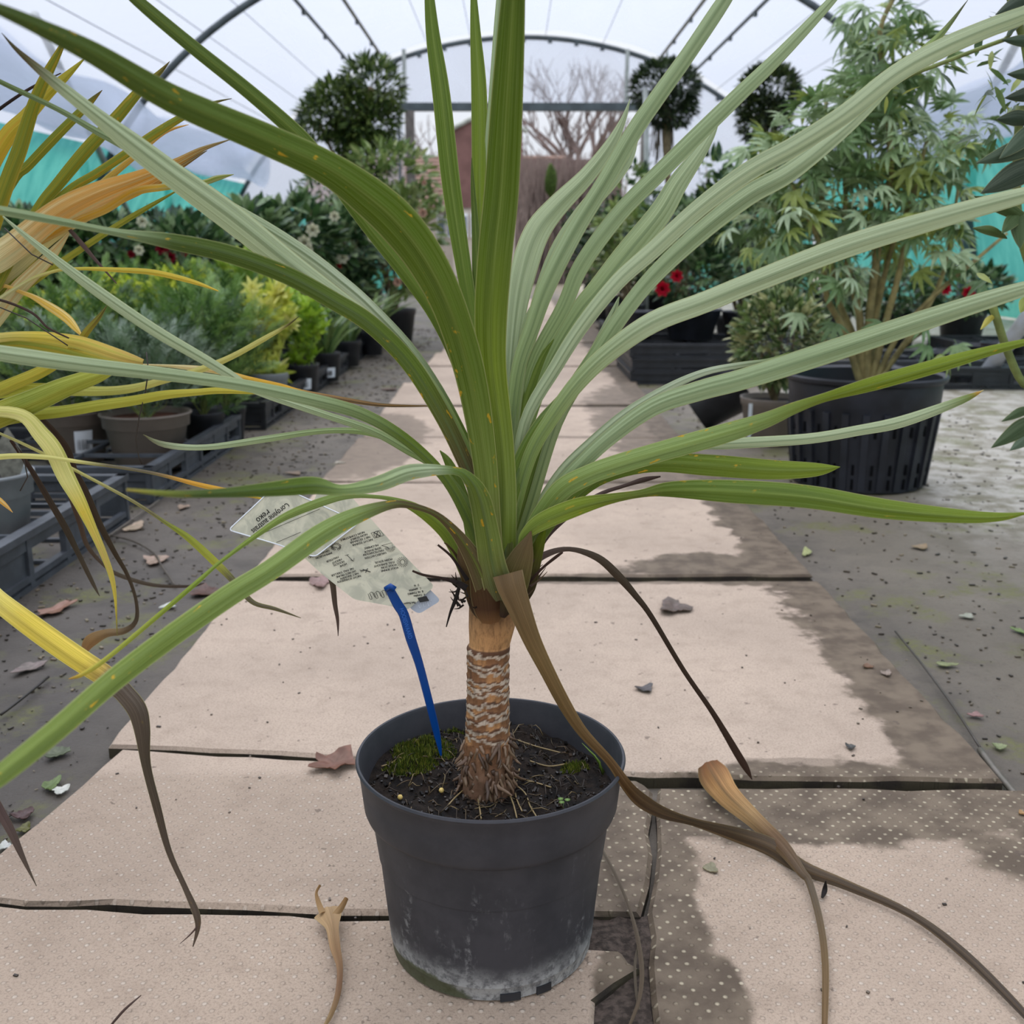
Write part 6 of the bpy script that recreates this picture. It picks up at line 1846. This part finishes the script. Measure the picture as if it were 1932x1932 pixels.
def shrub(name, label, x, y, blobs, n, s, key, tpl, cols, nind, seed, potr=.10, poth=.16, potm=None, group=None, stems=8, r0=.008, surf=.45, z=FZ, cat='shrub', stemm=None, upb=.2):
    t = potted(name, label, x, y, z, potr, poth, 'plain', potm or BLACKP, group=group, cat=cat)
    rnd = random.Random(seed); org = Vector((x, y, z))
    vol = sum(b[3] * b[4] * b[5] for b in blobs)
    items = []; tips = []
    for b in blobs:
        k = int(n * b[3] * b[4] * b[5] / vol) + 1
        items += ball_items(b[:3], b[3], b[4], b[5], k, s, rnd, surf, upb)
        for _ in range(max(1, int(stems / len(blobs)))):
            tips.append(Vector(b[:3]) + Vector((rnd.uniform(-.6, .6) * b[3], rnd.uniform(-.6, .6) * b[4], rnd.uniform(-.2, .7) * b[5])))
    branches(t, org, (x, y, z + poth * .85), tips, r0, stemm or BARK, seed)
    put_leaves(t, org, items, key, tpl, cols, nind, seed)
    return t
def B(px, py, Y, rpx, rpy, ryd=None):
    p = P(px, py, Y); return (p.x, p.y, p.z, rpx * Y / FPX, ryd or rpx * Y / FPX, rpy * Y / FPX)
cl = [ # left camellia block: (px centre, Y, top py, half width px, half height px)
 ('dark camellia with a white bloom beside the teal netting at the far left', 60, 4.8, 470, 75, 65),
 ('dark camellia with small red blooms left of the strappy plants', 200, 4.9, 470, 85, 62),
 ('dark camellia with deep red blooms in the middle of the left block', 345, 5.0, 478, 85, 58),
 ('dark camellia with cream blooms right of the deep red one', 470, 5.4, 450, 75, 65),
 ('camellia with several cream blooms in the left block', 560, 5.7, 450, 72, 72),
 ('camellia with a pink red bud near the path', 650, 6.1, 470, 60, 70)]
ct = []
for i, (lab, px, Y, py, rx, ry) in enumerate(cl):
    x = pxX(px, Y)
    ct.append((shrub('camellia', lab, x, Y, [B(px, py, Y, rx, ry), B(px, py + ry * 1.0, Y, rx * .95, ry * .8)], 1000, .080, 'E', TE, CAM_G, 90, 60 + i, .11, .17), (x, Y, FZ)))
def camf(i, fl):
    t, org = ct[i]
    for px, py, w_, me in fl: add_flower(t, org, px, py, org[1] - .30, w_ * 1.25, me)
camf(1, [(268, 418, 20, FW), (247, 480, 14, FD), (262, 472, 18, FW)]); camf(2, [(306, 468, 24, FD), (322, 486, 20, FD), (368, 503, 22, FD), (347, 478, 14, FD)])
camf(3, [(480, 440, 12, FPK), (452, 520, 14, FW)]); camf(4, [(590, 434, 24, FW), (574, 458, 26, FW), (580, 470, 20, FW), (631, 408, 18, FW)]); camf(5, [(646, 486, 22, FW), (636, 504, 18, FR), (700, 450, 12, FW)]); camf(0, [(60, 430, 16, FW), (115, 500, 14, FD)])
LG = [(126, 146, 76), (150, 166, 96), (98, 122, 62), (112, 132, 70), (170, 178, 120)]
bk = ('dark bush against the teal netting, leftmost of the back row', 'dark bush in the left back row, second from the frame edge', 'dark bush in the left back row, third from the frame edge', 'dark bush in the left back row behind the cream camellias', 'dark bush in the left back row nearest the cloud pruned tree')
for i, px in enumerate((40, 180, 320, 450, 570)):
    Y = 6.6 + .35 * i
    shrub('evergreen_bush', bk[i], pxX(px, Y), Y, [B(px, 455, Y, 90, 50), B(px, 510, Y, 90, 50)], 1000, .075, 'E', TE, [(40, 58, 38), (54, 76, 46), (66, 86, 58)], 30, 160 + i, .14, .2)
bk = ('dark bush at the back of the right side beside the doorway', 'dark bush at the back of the right side behind the ball topiary', 'dark bush at the back of the right side behind the holly mound', 'dark bush at the back of the right side behind the palmate shrub', 'dark bush at the back of the right side by the frame edge')
for i, px in enumerate((1150, 1290, 1440)):
    Y = 8.6 - .2 * i
    shrub('evergreen_bush', bk[i], pxX(px, Y), Y, [B(px, 440, Y, 85, 55), B(px, 500, Y, 85, 45)], 900, .085, 'E', TE, [(40, 58, 38), (54, 76, 46), (76, 98, 60)], 30, 170 + i, .14, .2)
t = shrub('camellia', 'tall lighter green camellia bush beside the path on the left with a peach bud', pxX(742, 6.6), 6.6,
          [B(735, 330, 6.6, 80, 55), B(755, 420, 6.6, 85, 70), B(690, 400, 6.6, 50, 50), B(760, 500, 6.6, 70, 50)], 1500, .070, 'E', TE, LG, 160, 71, .14, .2, stems=16)
for q in ((798, 402, 20, FPK), (750, 532, 20, FPK), (800, 345, 12, FPK), (720, 440, 10, FW), (668, 322, 10, FPK)): add_flower(t, (pxX(742, 6.6), 6.6, FZ), q[0], q[1], 6.2, q[2], q[3])
shrub('camellia', 'mid green leafy bush behind the peach budded camellia on the left', pxX(640, 7.6), 7.6, [B(620, 370, 7.6, 60, 45), B(660, 420, 7.6, 60, 50)], 700, .06, 'E', TE, LG + CAM_G, 60, 72, .14, .2)
# pom-pom topiary trees
DKG = [(54, 74, 34), (70, 92, 40), (90, 112, 54), (46, 62, 34), (112, 130, 70)]
def topiary(name, label, px, Y, blobs, n, s, cols, seed, nind=120, potr=.2, key='N', tpl=None):
    x = pxX(px, Y)
    t = potted(name, label, x, Y, FZ, potr, .3, 'rim', BLACKP, cat='topiary tree')
    rnd = random.Random(seed); org = Vector((x, Y, FZ))
    tr = [Vector((x, Y, FZ + .25)), Vector((x + .03, Y, .7)), Vector((x - .02, Y, 1.1)), P(blobs[0][0], blobs[0][1], Y)]
    MB().tube([q - org for q in catmull(tr, 4)], .022, 9).build('trunk', BARK, t)
    items = []; vol = sum(b[2] * b[3] for b in blobs)
    for b in blobs:
        bb = B(b[0], b[1], Y, b[2], b[3])
        items += ball_items(bb[:3], bb[3], bb[4], bb[5], int(n * b[2] * b[3] / vol), s, rnd, .6, .3)
        MB().tube([Vector((x, Y, .9)) - org, Vector(bb[:3]) - org], .012, 6).build('branch', BARK, t)
    put_leaves(t, org, items, key, tpl or TN, cols, nind, seed)
    return t
topiary('cloud_topiary', 'cloud pruned tree with three clumps of narrow leaves, left of the far doorway', 665, 7.0,
        [(702, 165, 56, 50), (640, 205, 58, 48), (690, 225, 62, 48), (600, 225, 34, 34), (700, 290, 50, 40), (668, 262, 40, 30)], 5200, .058, DKG + [(116, 132, 64), (134, 148, 80)], 5, 200)
topiary('ball_topiary', 'dark round topiary ball on a stem right of the far doorway', 1255, 7.4, [(1255, 165, 62, 46), (1262, 205, 50, 32)], 4200, .045, [(44, 58, 36), (58, 74, 42), (34, 46, 32), (78, 94, 54)], 6, 120)
topiary('ball_topiary', 'dark round topiary ball further right, behind the tall palmate shrub', 1455, 6.4, [(1452, 178, 54, 50), (1440, 225, 44, 40)], 3600, .045, [(48, 62, 36), (64, 80, 42), (40, 52, 32), (88, 100, 54)], 7, 120)
# dangling roots under the first ball
rnd = random.Random(3)
t = [o for o in bpy.data.objects if o.name == 'ball_topiary'][0]
mb = MB()
for k in range(40):
    q = P(rnd.uniform(1232, 1272), rnd.uniform(215, 235), 7.4) - t.location; L = rnd.uniform(.1, .3)
    mb.tube([q, q + Vector((rnd.uniform(-.02, .02), 0, -L))], .004, 4)
tag(mb.build('hanging_straw', mat('grey_straw', (120, 108, 96), 0.9, 0.1, 0.2, 20), t), kind='stuff')

# right hand shrubs behind the path
shrub('camellia', 'dark leafed bush with a lighter top right of the path, nearest the doorway', pxX(1180, 7.2), 7.2, [B(1180, 380, 7.2, 60, 75), B(1200, 470, 7.2, 70, 55)], 900, .065, 'E', TE, CAM_G + LG[:2], 80, 81, .14, .2)
shrub('camellia', 'yellow green bush in the middle of the right row', pxX(1200, 6.2), 6.2, [B(1185, 440, 6.2, 60, 50), B(1150, 500, 6.2, 40, 40)], 600, .06, 'E', TE, LG, 80, 82, .13, .2)
sc = shrub('camellia', 'dark camellia with two bright red blooms right of the path', pxX(1290, 5.4), 5.4, [B(1285, 440, 5.4, 85, 60), B(1310, 520, 5.4, 80, 55)], 1200, .062, 'E', TE, CAM_G, 140, 83, .155, .13, stems=12)
for q in ((1250, 545, 34, FR), (1277, 521, 28, FR), (1262, 606, 26, FR)): add_flower(sc, (pxX(1290, 5.4), 5.4, FZ), q[0], q[1], 4.95, q[2], q[3])
shrub('camellia', 'broad dark bush behind the holly mound', pxX(1400, 5.8), 5.8, [B(1400, 400, 5.8, 90, 80), B(1430, 500, 5.8, 80, 60), B(1350, 330, 5.8, 40, 40)], 1400, .062, 'E', TE, CAM_G + LG[:1], 120, 84, .14, .2)
for i, (px, Y, py) in enumerate(((1560, 6.0, 440), (1690, 6.2, 450), (1820, 6.4, 440))):
    labs = ('dark bush behind the canes of the tall palmate shrub', 'dark bush with a red bloom behind the large black pot', 'dark bush with red blooms at the right behind the white pole')
    st_ = shrub('camellia', labs[i], pxX(px, Y), Y, [B(px, py + 105, Y, 80, 45)], 900, .062, 'E', TE, CAM_G, 60, 85 + i, .14, .2)
    for q in (((1785, 546, 24, FR),) if i == 1 else ((1828, 552, 28, FR), (1838, 580, 24, FR)) if i == 2 else ()): add_flower(st_, (pxX(px, Y), Y, FZ), q[0], q[1], Y - .42, q[2], q[3])
# dark weave of trays and pots on the right
for i, (lab, x0, x1, y0, y1, z) in enumerate((
    ('black tray at the bottom of the stack right of the path', .50, 1.30, 4.42, 5.0, FZ), ('black tray second in the stack right of the path', .505, 1.305, 4.42, 5.0, FZ + .056), ('black tray on top of the stack right of the path', .495, 1.30, 4.43, 5.0, FZ + .112),
    ('long black tray behind the holly mound', 1.32, 2.0, 4.5, 5.0, FZ), ('black tray behind the large black pot', 1.55, 2.3, 4.25, 4.7, FZ), ('black mesh tray at the foot of the white pole', 2.0, 2.9, 4.6, 5.1, FZ),
    ('black tray at the right frame edge beyond the pale floor', 2.3, 3.0, 5.3, 5.9, FZ + .0), ('black tray far back on the right beside the path', .55, 1.1, 5.4, 6.0, FZ), ('black tray furthest back on the right beside the path', .6, 1.1, 6.5, 7.3, FZ))):
    tray(lab, x0, x1, y0, y1, .055 if i < 3 else .09, BLACKP, z=z)
def blackpot(lab, px, Y, r, h, z=FZ, m=NAVYP, grp=None):
    return potted('empty_pot', lab, pxX(px, Y), Y, z, r, h, 'rim', m, cat='pot', group=grp, soil=SOILR)
blackpot('dark pot with reddish soil standing on the tray stack under the red camellia', 1306, 4.72, .13, .13, FZ + .165)
blackpot('dark pot on the tray stack, left of the wide one', 1205, 4.75, .085, .12, FZ + .165)
blackpot('dark pot on the tray stack, right of the wide one', 1400, 4.75, .085, .12, FZ + .165)
blackpot('black pot in the dark tray behind the large black pot', 1790, 4.5, .09, .13)
blackpot('black pot at the foot of the white pole', 1850, 4.85, .09, .13)
blackpot('black pot at the right frame edge among the trays', 1905, 4.85, .10, .14)
# holly-like mound in a taupe pot
HOL = [(132, 152, 90), (186, 192, 140), (96, 116, 66), (196, 192, 140), (78, 98, 58)]
t = shrub('variegated_holly', 'mound of small cream edged leaves in a taupe pot, left of the large black pot', pxX(1470, 3.05), 3.03, [B(1470, 640, 3.03, 84, 88)], 1500, .034, 'E', TE, HOL, 280, 91, .098, .135, potm=TAUPE, z=FZ, stems=14, r0=.004, surf=.6)
MB().box((-.085, -.075, .075), (.010, .002, .10)).build('white_marker', WHITEL, t, smooth=False)
# fallen black pot shard
mb = MB(); n = 10
for i in range(n + 1):
    a = -.9 + 1.8 * i / n
    for k in range(5):
        z_ = k / 4
        for rr in (.085 + .02 * z_, .088 + .02 * z_):
            mb.v.append((rr * math.sin(a), -rr * math.cos(a) + .09, z_ * .17))
for i in range(n):
    for k in range(4):
        b = i * 10 + k * 2
        mb.f.append((b, b + 10, b + 12, b + 2)); mb.f.append((b + 1, b + 3, b + 13, b + 11))
sh = mb.build('toppled_black_pot', BLACKP); g_ = G(1350, 800)
sh.location = (g_.x - .06, g_.y - .05, .02); sh.rotation_euler = (0.5, .85, .5); tag(sh, 'black plastic pot piece leaning on the ground left of the taupe pot', 'pot')

# ------------------------------------------------------------------ large black pot with the tall palmate shrub
bpx, bpy_ = pxX(1634, 2.50) * 1.0, 2.50
bpx = D(1634, 830, 2.49).x
TS_ = potted('palmate_shrub', 'tall shrub with finger-like leaves in a large ribbed black pot on the right', bpx, bpy_, FZ, .01, .01, 'plain', BLACKP)
for ch in list(TS_.children): bpy.data.objects.remove(ch)
R_, H_ = .180, .262
mb = MB().lathe([(0, .006), (R_ * .80, .0), (R_ * .84, .004), (R_ * .94, H_ * .74), (R_ * .955, H_ * .76), (R_ * .97, H_ * .93), (R_ * 1.02, H_ * .955), (R_ * 1.03, H_ * .985), (R_ * 1.01, H_), (R_ * .95, H_ * .98), (R_ * .92, H_ * .84), (0, H_ * .84)], 72, close=False)
bp = mb.build('pot', NAVYP, TS_); sharp(bp, 40)
for k in range(24):
    a = 2 * math.pi * k / 24
    rot = Matrix.Rotation(a, 3, 'Z') @ Matrix.Rotation(.11, 3, 'Y')
    MB().box(((R_ * .902) * math.cos(a), (R_ * .902) * math.sin(a), H_ * .37), (.008, .015, H_ * .68), rot=rot).build('rib', NAVYP, bp, smooth=False)
mb = MB()
for k in range(24):
    for z_, ph in ((.09, .5), (.22, .5), (.55, .5)):
        a = 2 * math.pi * (k + ph) / 24; rr = R_ * (.84 + .10 * z_ / .74) + .0008
        mb.box((rr * math.cos(a), rr * math.sin(a), H_ * z_), (.003, .006, .024), rot=Matrix.Rotation(a, 3, 'Z'))
mb.build('drain_slot', mat('slot_black', (12, 12, 14), 0.9, 0.1, 0.1, 10), bp, smooth=False)
MB().lathe([(0, H_ * .86), (R_ * .5, H_ * .87), (R_ * .93, H_ * .86), (R_ * .93, H_ * .84)], 30, close=False).build('soil', SOILM, TS_)
org = Vector((bpx, bpy_, FZ)); rnd = random.Random(15)
canes = [([(1632, 690), (1622, 600), (1600, 500), (1595, 380), (1600, 250)], 2.5, .011), ([(1640, 690), (1640, 600), (1655, 480), (1680, 330), (1670, 160), (1660, 60), (1690, -10)], 2.48, .011),
         ([(1648, 690), (1668, 620), (1700, 500), (1720, 380), (1750, 260)], 2.46, .010), ([(1650, 690), (1690, 640), (1760, 560), (1830, 500), (1900, 440)], 2.42, .008),
         ([(1628, 690), (1590, 620), (1560, 560), (1550, 470), (1500, 360), (1470, 300)], 2.44, .009), ([(1655, 690), (1720, 630), (1770, 540), (1790, 470), (1810, 340)], 2.55, .008),
         ([(1640, 695), (1612, 640), (1580, 560), (1560, 440), (1545, 300), (1560, 190)], 2.58, .010), ([(1650, 700), (1700, 660), (1750, 620), (1790, 590)], 2.40, .006),
         ([(1645, 690), (1655, 560), (1645, 420), (1640, 300), (1640, 200)], 2.6, .011), ([(1640, 690), (1660, 560), (1700, 420), (1770, 300), (1820, 240)], 2.52, .008)]
for pts, Y, r in canes:
    C = [P(x, y, bpy_ + (Y - bpy_) * min(1, i / 2)) for i, (x, y) in enumerate(pts)]
    C[0] = Vector((bpx + (C[0].x - bpx) * .6, bpy_ + (Y - bpy_) * .2, FZ + H_ * .82))
    C = catmull(C, 4); n = len(C)
    MB().tube([c - org for c in C], [r * (1 - .6 * i / n) for i in range(n)], 8).build('cane', CANE, TS_)
items = []
blobs = [(1655, 30, 50, 45, 50), (1700, 110, 60, 50, 50), (1640, 120, 45, 45, 30), (1620, 190, 60, 40, 40), (1540, 250, 70, 60, 75), (1650, 270, 70, 70, 75), (1745, 290, 60, 60, 70), (1470, 310, 60, 70, 70), (1590, 370, 80, 60, 80), (1510, 430, 75, 60, 70), (1765, 380, 50, 50, 45), (1440, 420, 55, 60, 50), (1680, 400, 60, 50, 40), (1560, 510, 60, 35, 30), (1740, 460, 60, 40, 28), (1800, 250, 50, 50, 30)]
for px, py, rx, ry, n in blobs:
    bb = B(px, py, 2.5, rx * .95, ry * .95, .16)
    items += ball_items(bb[:3], bb[3], bb[4], bb[5], int(n * .95), .062, rnd, .35, -.15)
for px, py in ((1800, 640), (1730, 600), (1745, 640), (1770, 660), (1580, 600), (1790, 500), (1670, 600), (1840, 520), (1500, 580), (1620, 545)):
    items.append((P(px, py, 2.4), Vector((rnd.uniform(-.5, .5), -.5, -.6)), .068))
PAL = [(150, 172, 120), (124, 152, 98), (176, 194, 150), (104, 130, 80), (164, 176, 92), (190, 206, 168)]
put_leaves(TS_, org, items, 'P', TP, PAL, 290, 3)

# ------------------------------------------------------------------ dark glossy shrub at the right edge
rx_, ry_ = .86, 1.38
RS = empty('glossy_shrub', (rx_, ry_, 0)); tag(RS, 'dark glossy leaved shrub reaching in from the right frame edge', 'shrub')
org = Vector((rx_, ry_, 0))
MB().lathe([(0, -.014), (.08, -.014), (.105, .15), (.11, .15), (.11, .18), (.10, .18), (.095, .16), (0, .16)], 40).build('pot', NAVYP, RS)
stems = [[(1990, 760), (1932, 725), (1900, 660), (1880, 600), (1872, 575)], [(1990, 700), (1960, 560), (1925, 440), (1918, 330), (1925, 200)], [(1990, 620), (1970, 400), (1940, 120), (1920, 40), (1905, -10)], [(1990, 330), (1932, 65), (1895, 75), (1840, 95), (1780, 118), (1700, 150), (1640, 190)]]
for s_ in stems:
    C = [P(x, y, 1.2 if y < 1000 else 1.3) for x, y in s_]
    C = [Vector((rx_, ry_, .17))] + C if s_ is not stems[3] else [P(1985, 500, 1.25)] + C
    MB().tube([c - org for c in catmull(C, 4)], .0045 if s_ is not stems[3] else .0022, 8).build('stem', GSTEM, RS)
DG = [(46, 64, 48), (58, 78, 56), (72, 92, 72), (40, 56, 40)]
def rl(x0, y0, x1, y1, wpx, col, Y=1.2, nm='leaf'):
    xm, ym = (x0 + x1) / 2, (y0 + y1) / 2
    dx, dy = x1 - x0, y1 - y0
    o = strap(nm, [(x0, y0, wpx * .12), (x0 + dx * .2, y0 + dy * .2 - 3, wpx * .7), (xm, ym - 5, wpx), (x0 + dx * .78, y0 + dy * .78 - 2, wpx * .6), (x1, y1, 1)], Y, Y - .03, [(0, col), (1, col)], RS, fold=.35)
    for v in o.data.vertices: v.co -= org
for a in ((1960, -10, 1878, 28, 24, DG[0]), (1950, 10, 1898, 70, 20, DG[1]), (1975, 90, 1890, 75, 22, DG[2]), (1960, 230, 1880, 225, 30, DG[0]), (1985, 225, 1885, 300, 34, DG[2]), (1990, 270, 1842, 308, 36, DG[2]), (1990, 300, 1850, 365, 48, DG[0]),
          (1945, 420, 1838, 370, 28, (72, 96, 40)), (1932, 400, 1890, 440, 26, (70, 96, 42)), (1920, 395, 1925, 470, 30, (60, 86, 36)), (1900, 450, 1835, 430, 18, (96, 118, 60)), (1880, 560, 1840, 580, 16, (90, 116, 76)),
          (1880, 595, 1850, 622, 12, (206, 190, 80)), (1985, 780, 1870, 845, 34, (62, 84, 46)), (1990, 800, 1905, 850, 30, (92, 112, 92)), (1960, 770, 1890, 795, 18, (70, 92, 52)), (1945, 560, 1925, 590, 22, (150, 160, 60)), (1990, 150, 1900, 140, 26, DG[1]), (1990, 180, 1895, 185, 28, DG[3])):
    rl(*a)
rnd = random.Random(5); items = []
for (px, py, n) in ((1700, 150, 5), (1780, 130, 5), (1850, 110, 8), (1900, 200, 12), (1880, 160, 8), (1860, 250, 6), (1840, 520, 6), (1930, 330, 8), (1905, 30, 5), (1680, 180, 4)):
    for _ in range(n):
        items.append((P(px + rnd.gauss(0, 16), py + rnd.gauss(0, 14), 1.22 + rnd.uniform(0, .1)), Vector((rnd.gauss(-.3, .7), rnd.gauss(-.3, .4), rnd.gauss(-.2, .6))), rnd.uniform(.016, .032)))
put_leaves(RS, org, items, 'N', TN, [(72, 98, 50), (96, 124, 66), (120, 140, 84), (60, 82, 44), (150, 158, 74)], 80, 6)
# white leaning pole
a = G(1845, 725); b = P(1945, 590, a.y - .1)
d = (b - a).normalized()
pl = MB().tube([Vector((0, 0, 0)), (b - a) + d * .9], .030, 14).build('leaning_pole', mat('whitish_tube', (188, 190, 196), 0.5, 0.4, 0.12, 14, c2=(170, 168, 164)))
pl.location = a; tag(pl, 'white painted pole leaning up to the right from the pale floor', 'pole')
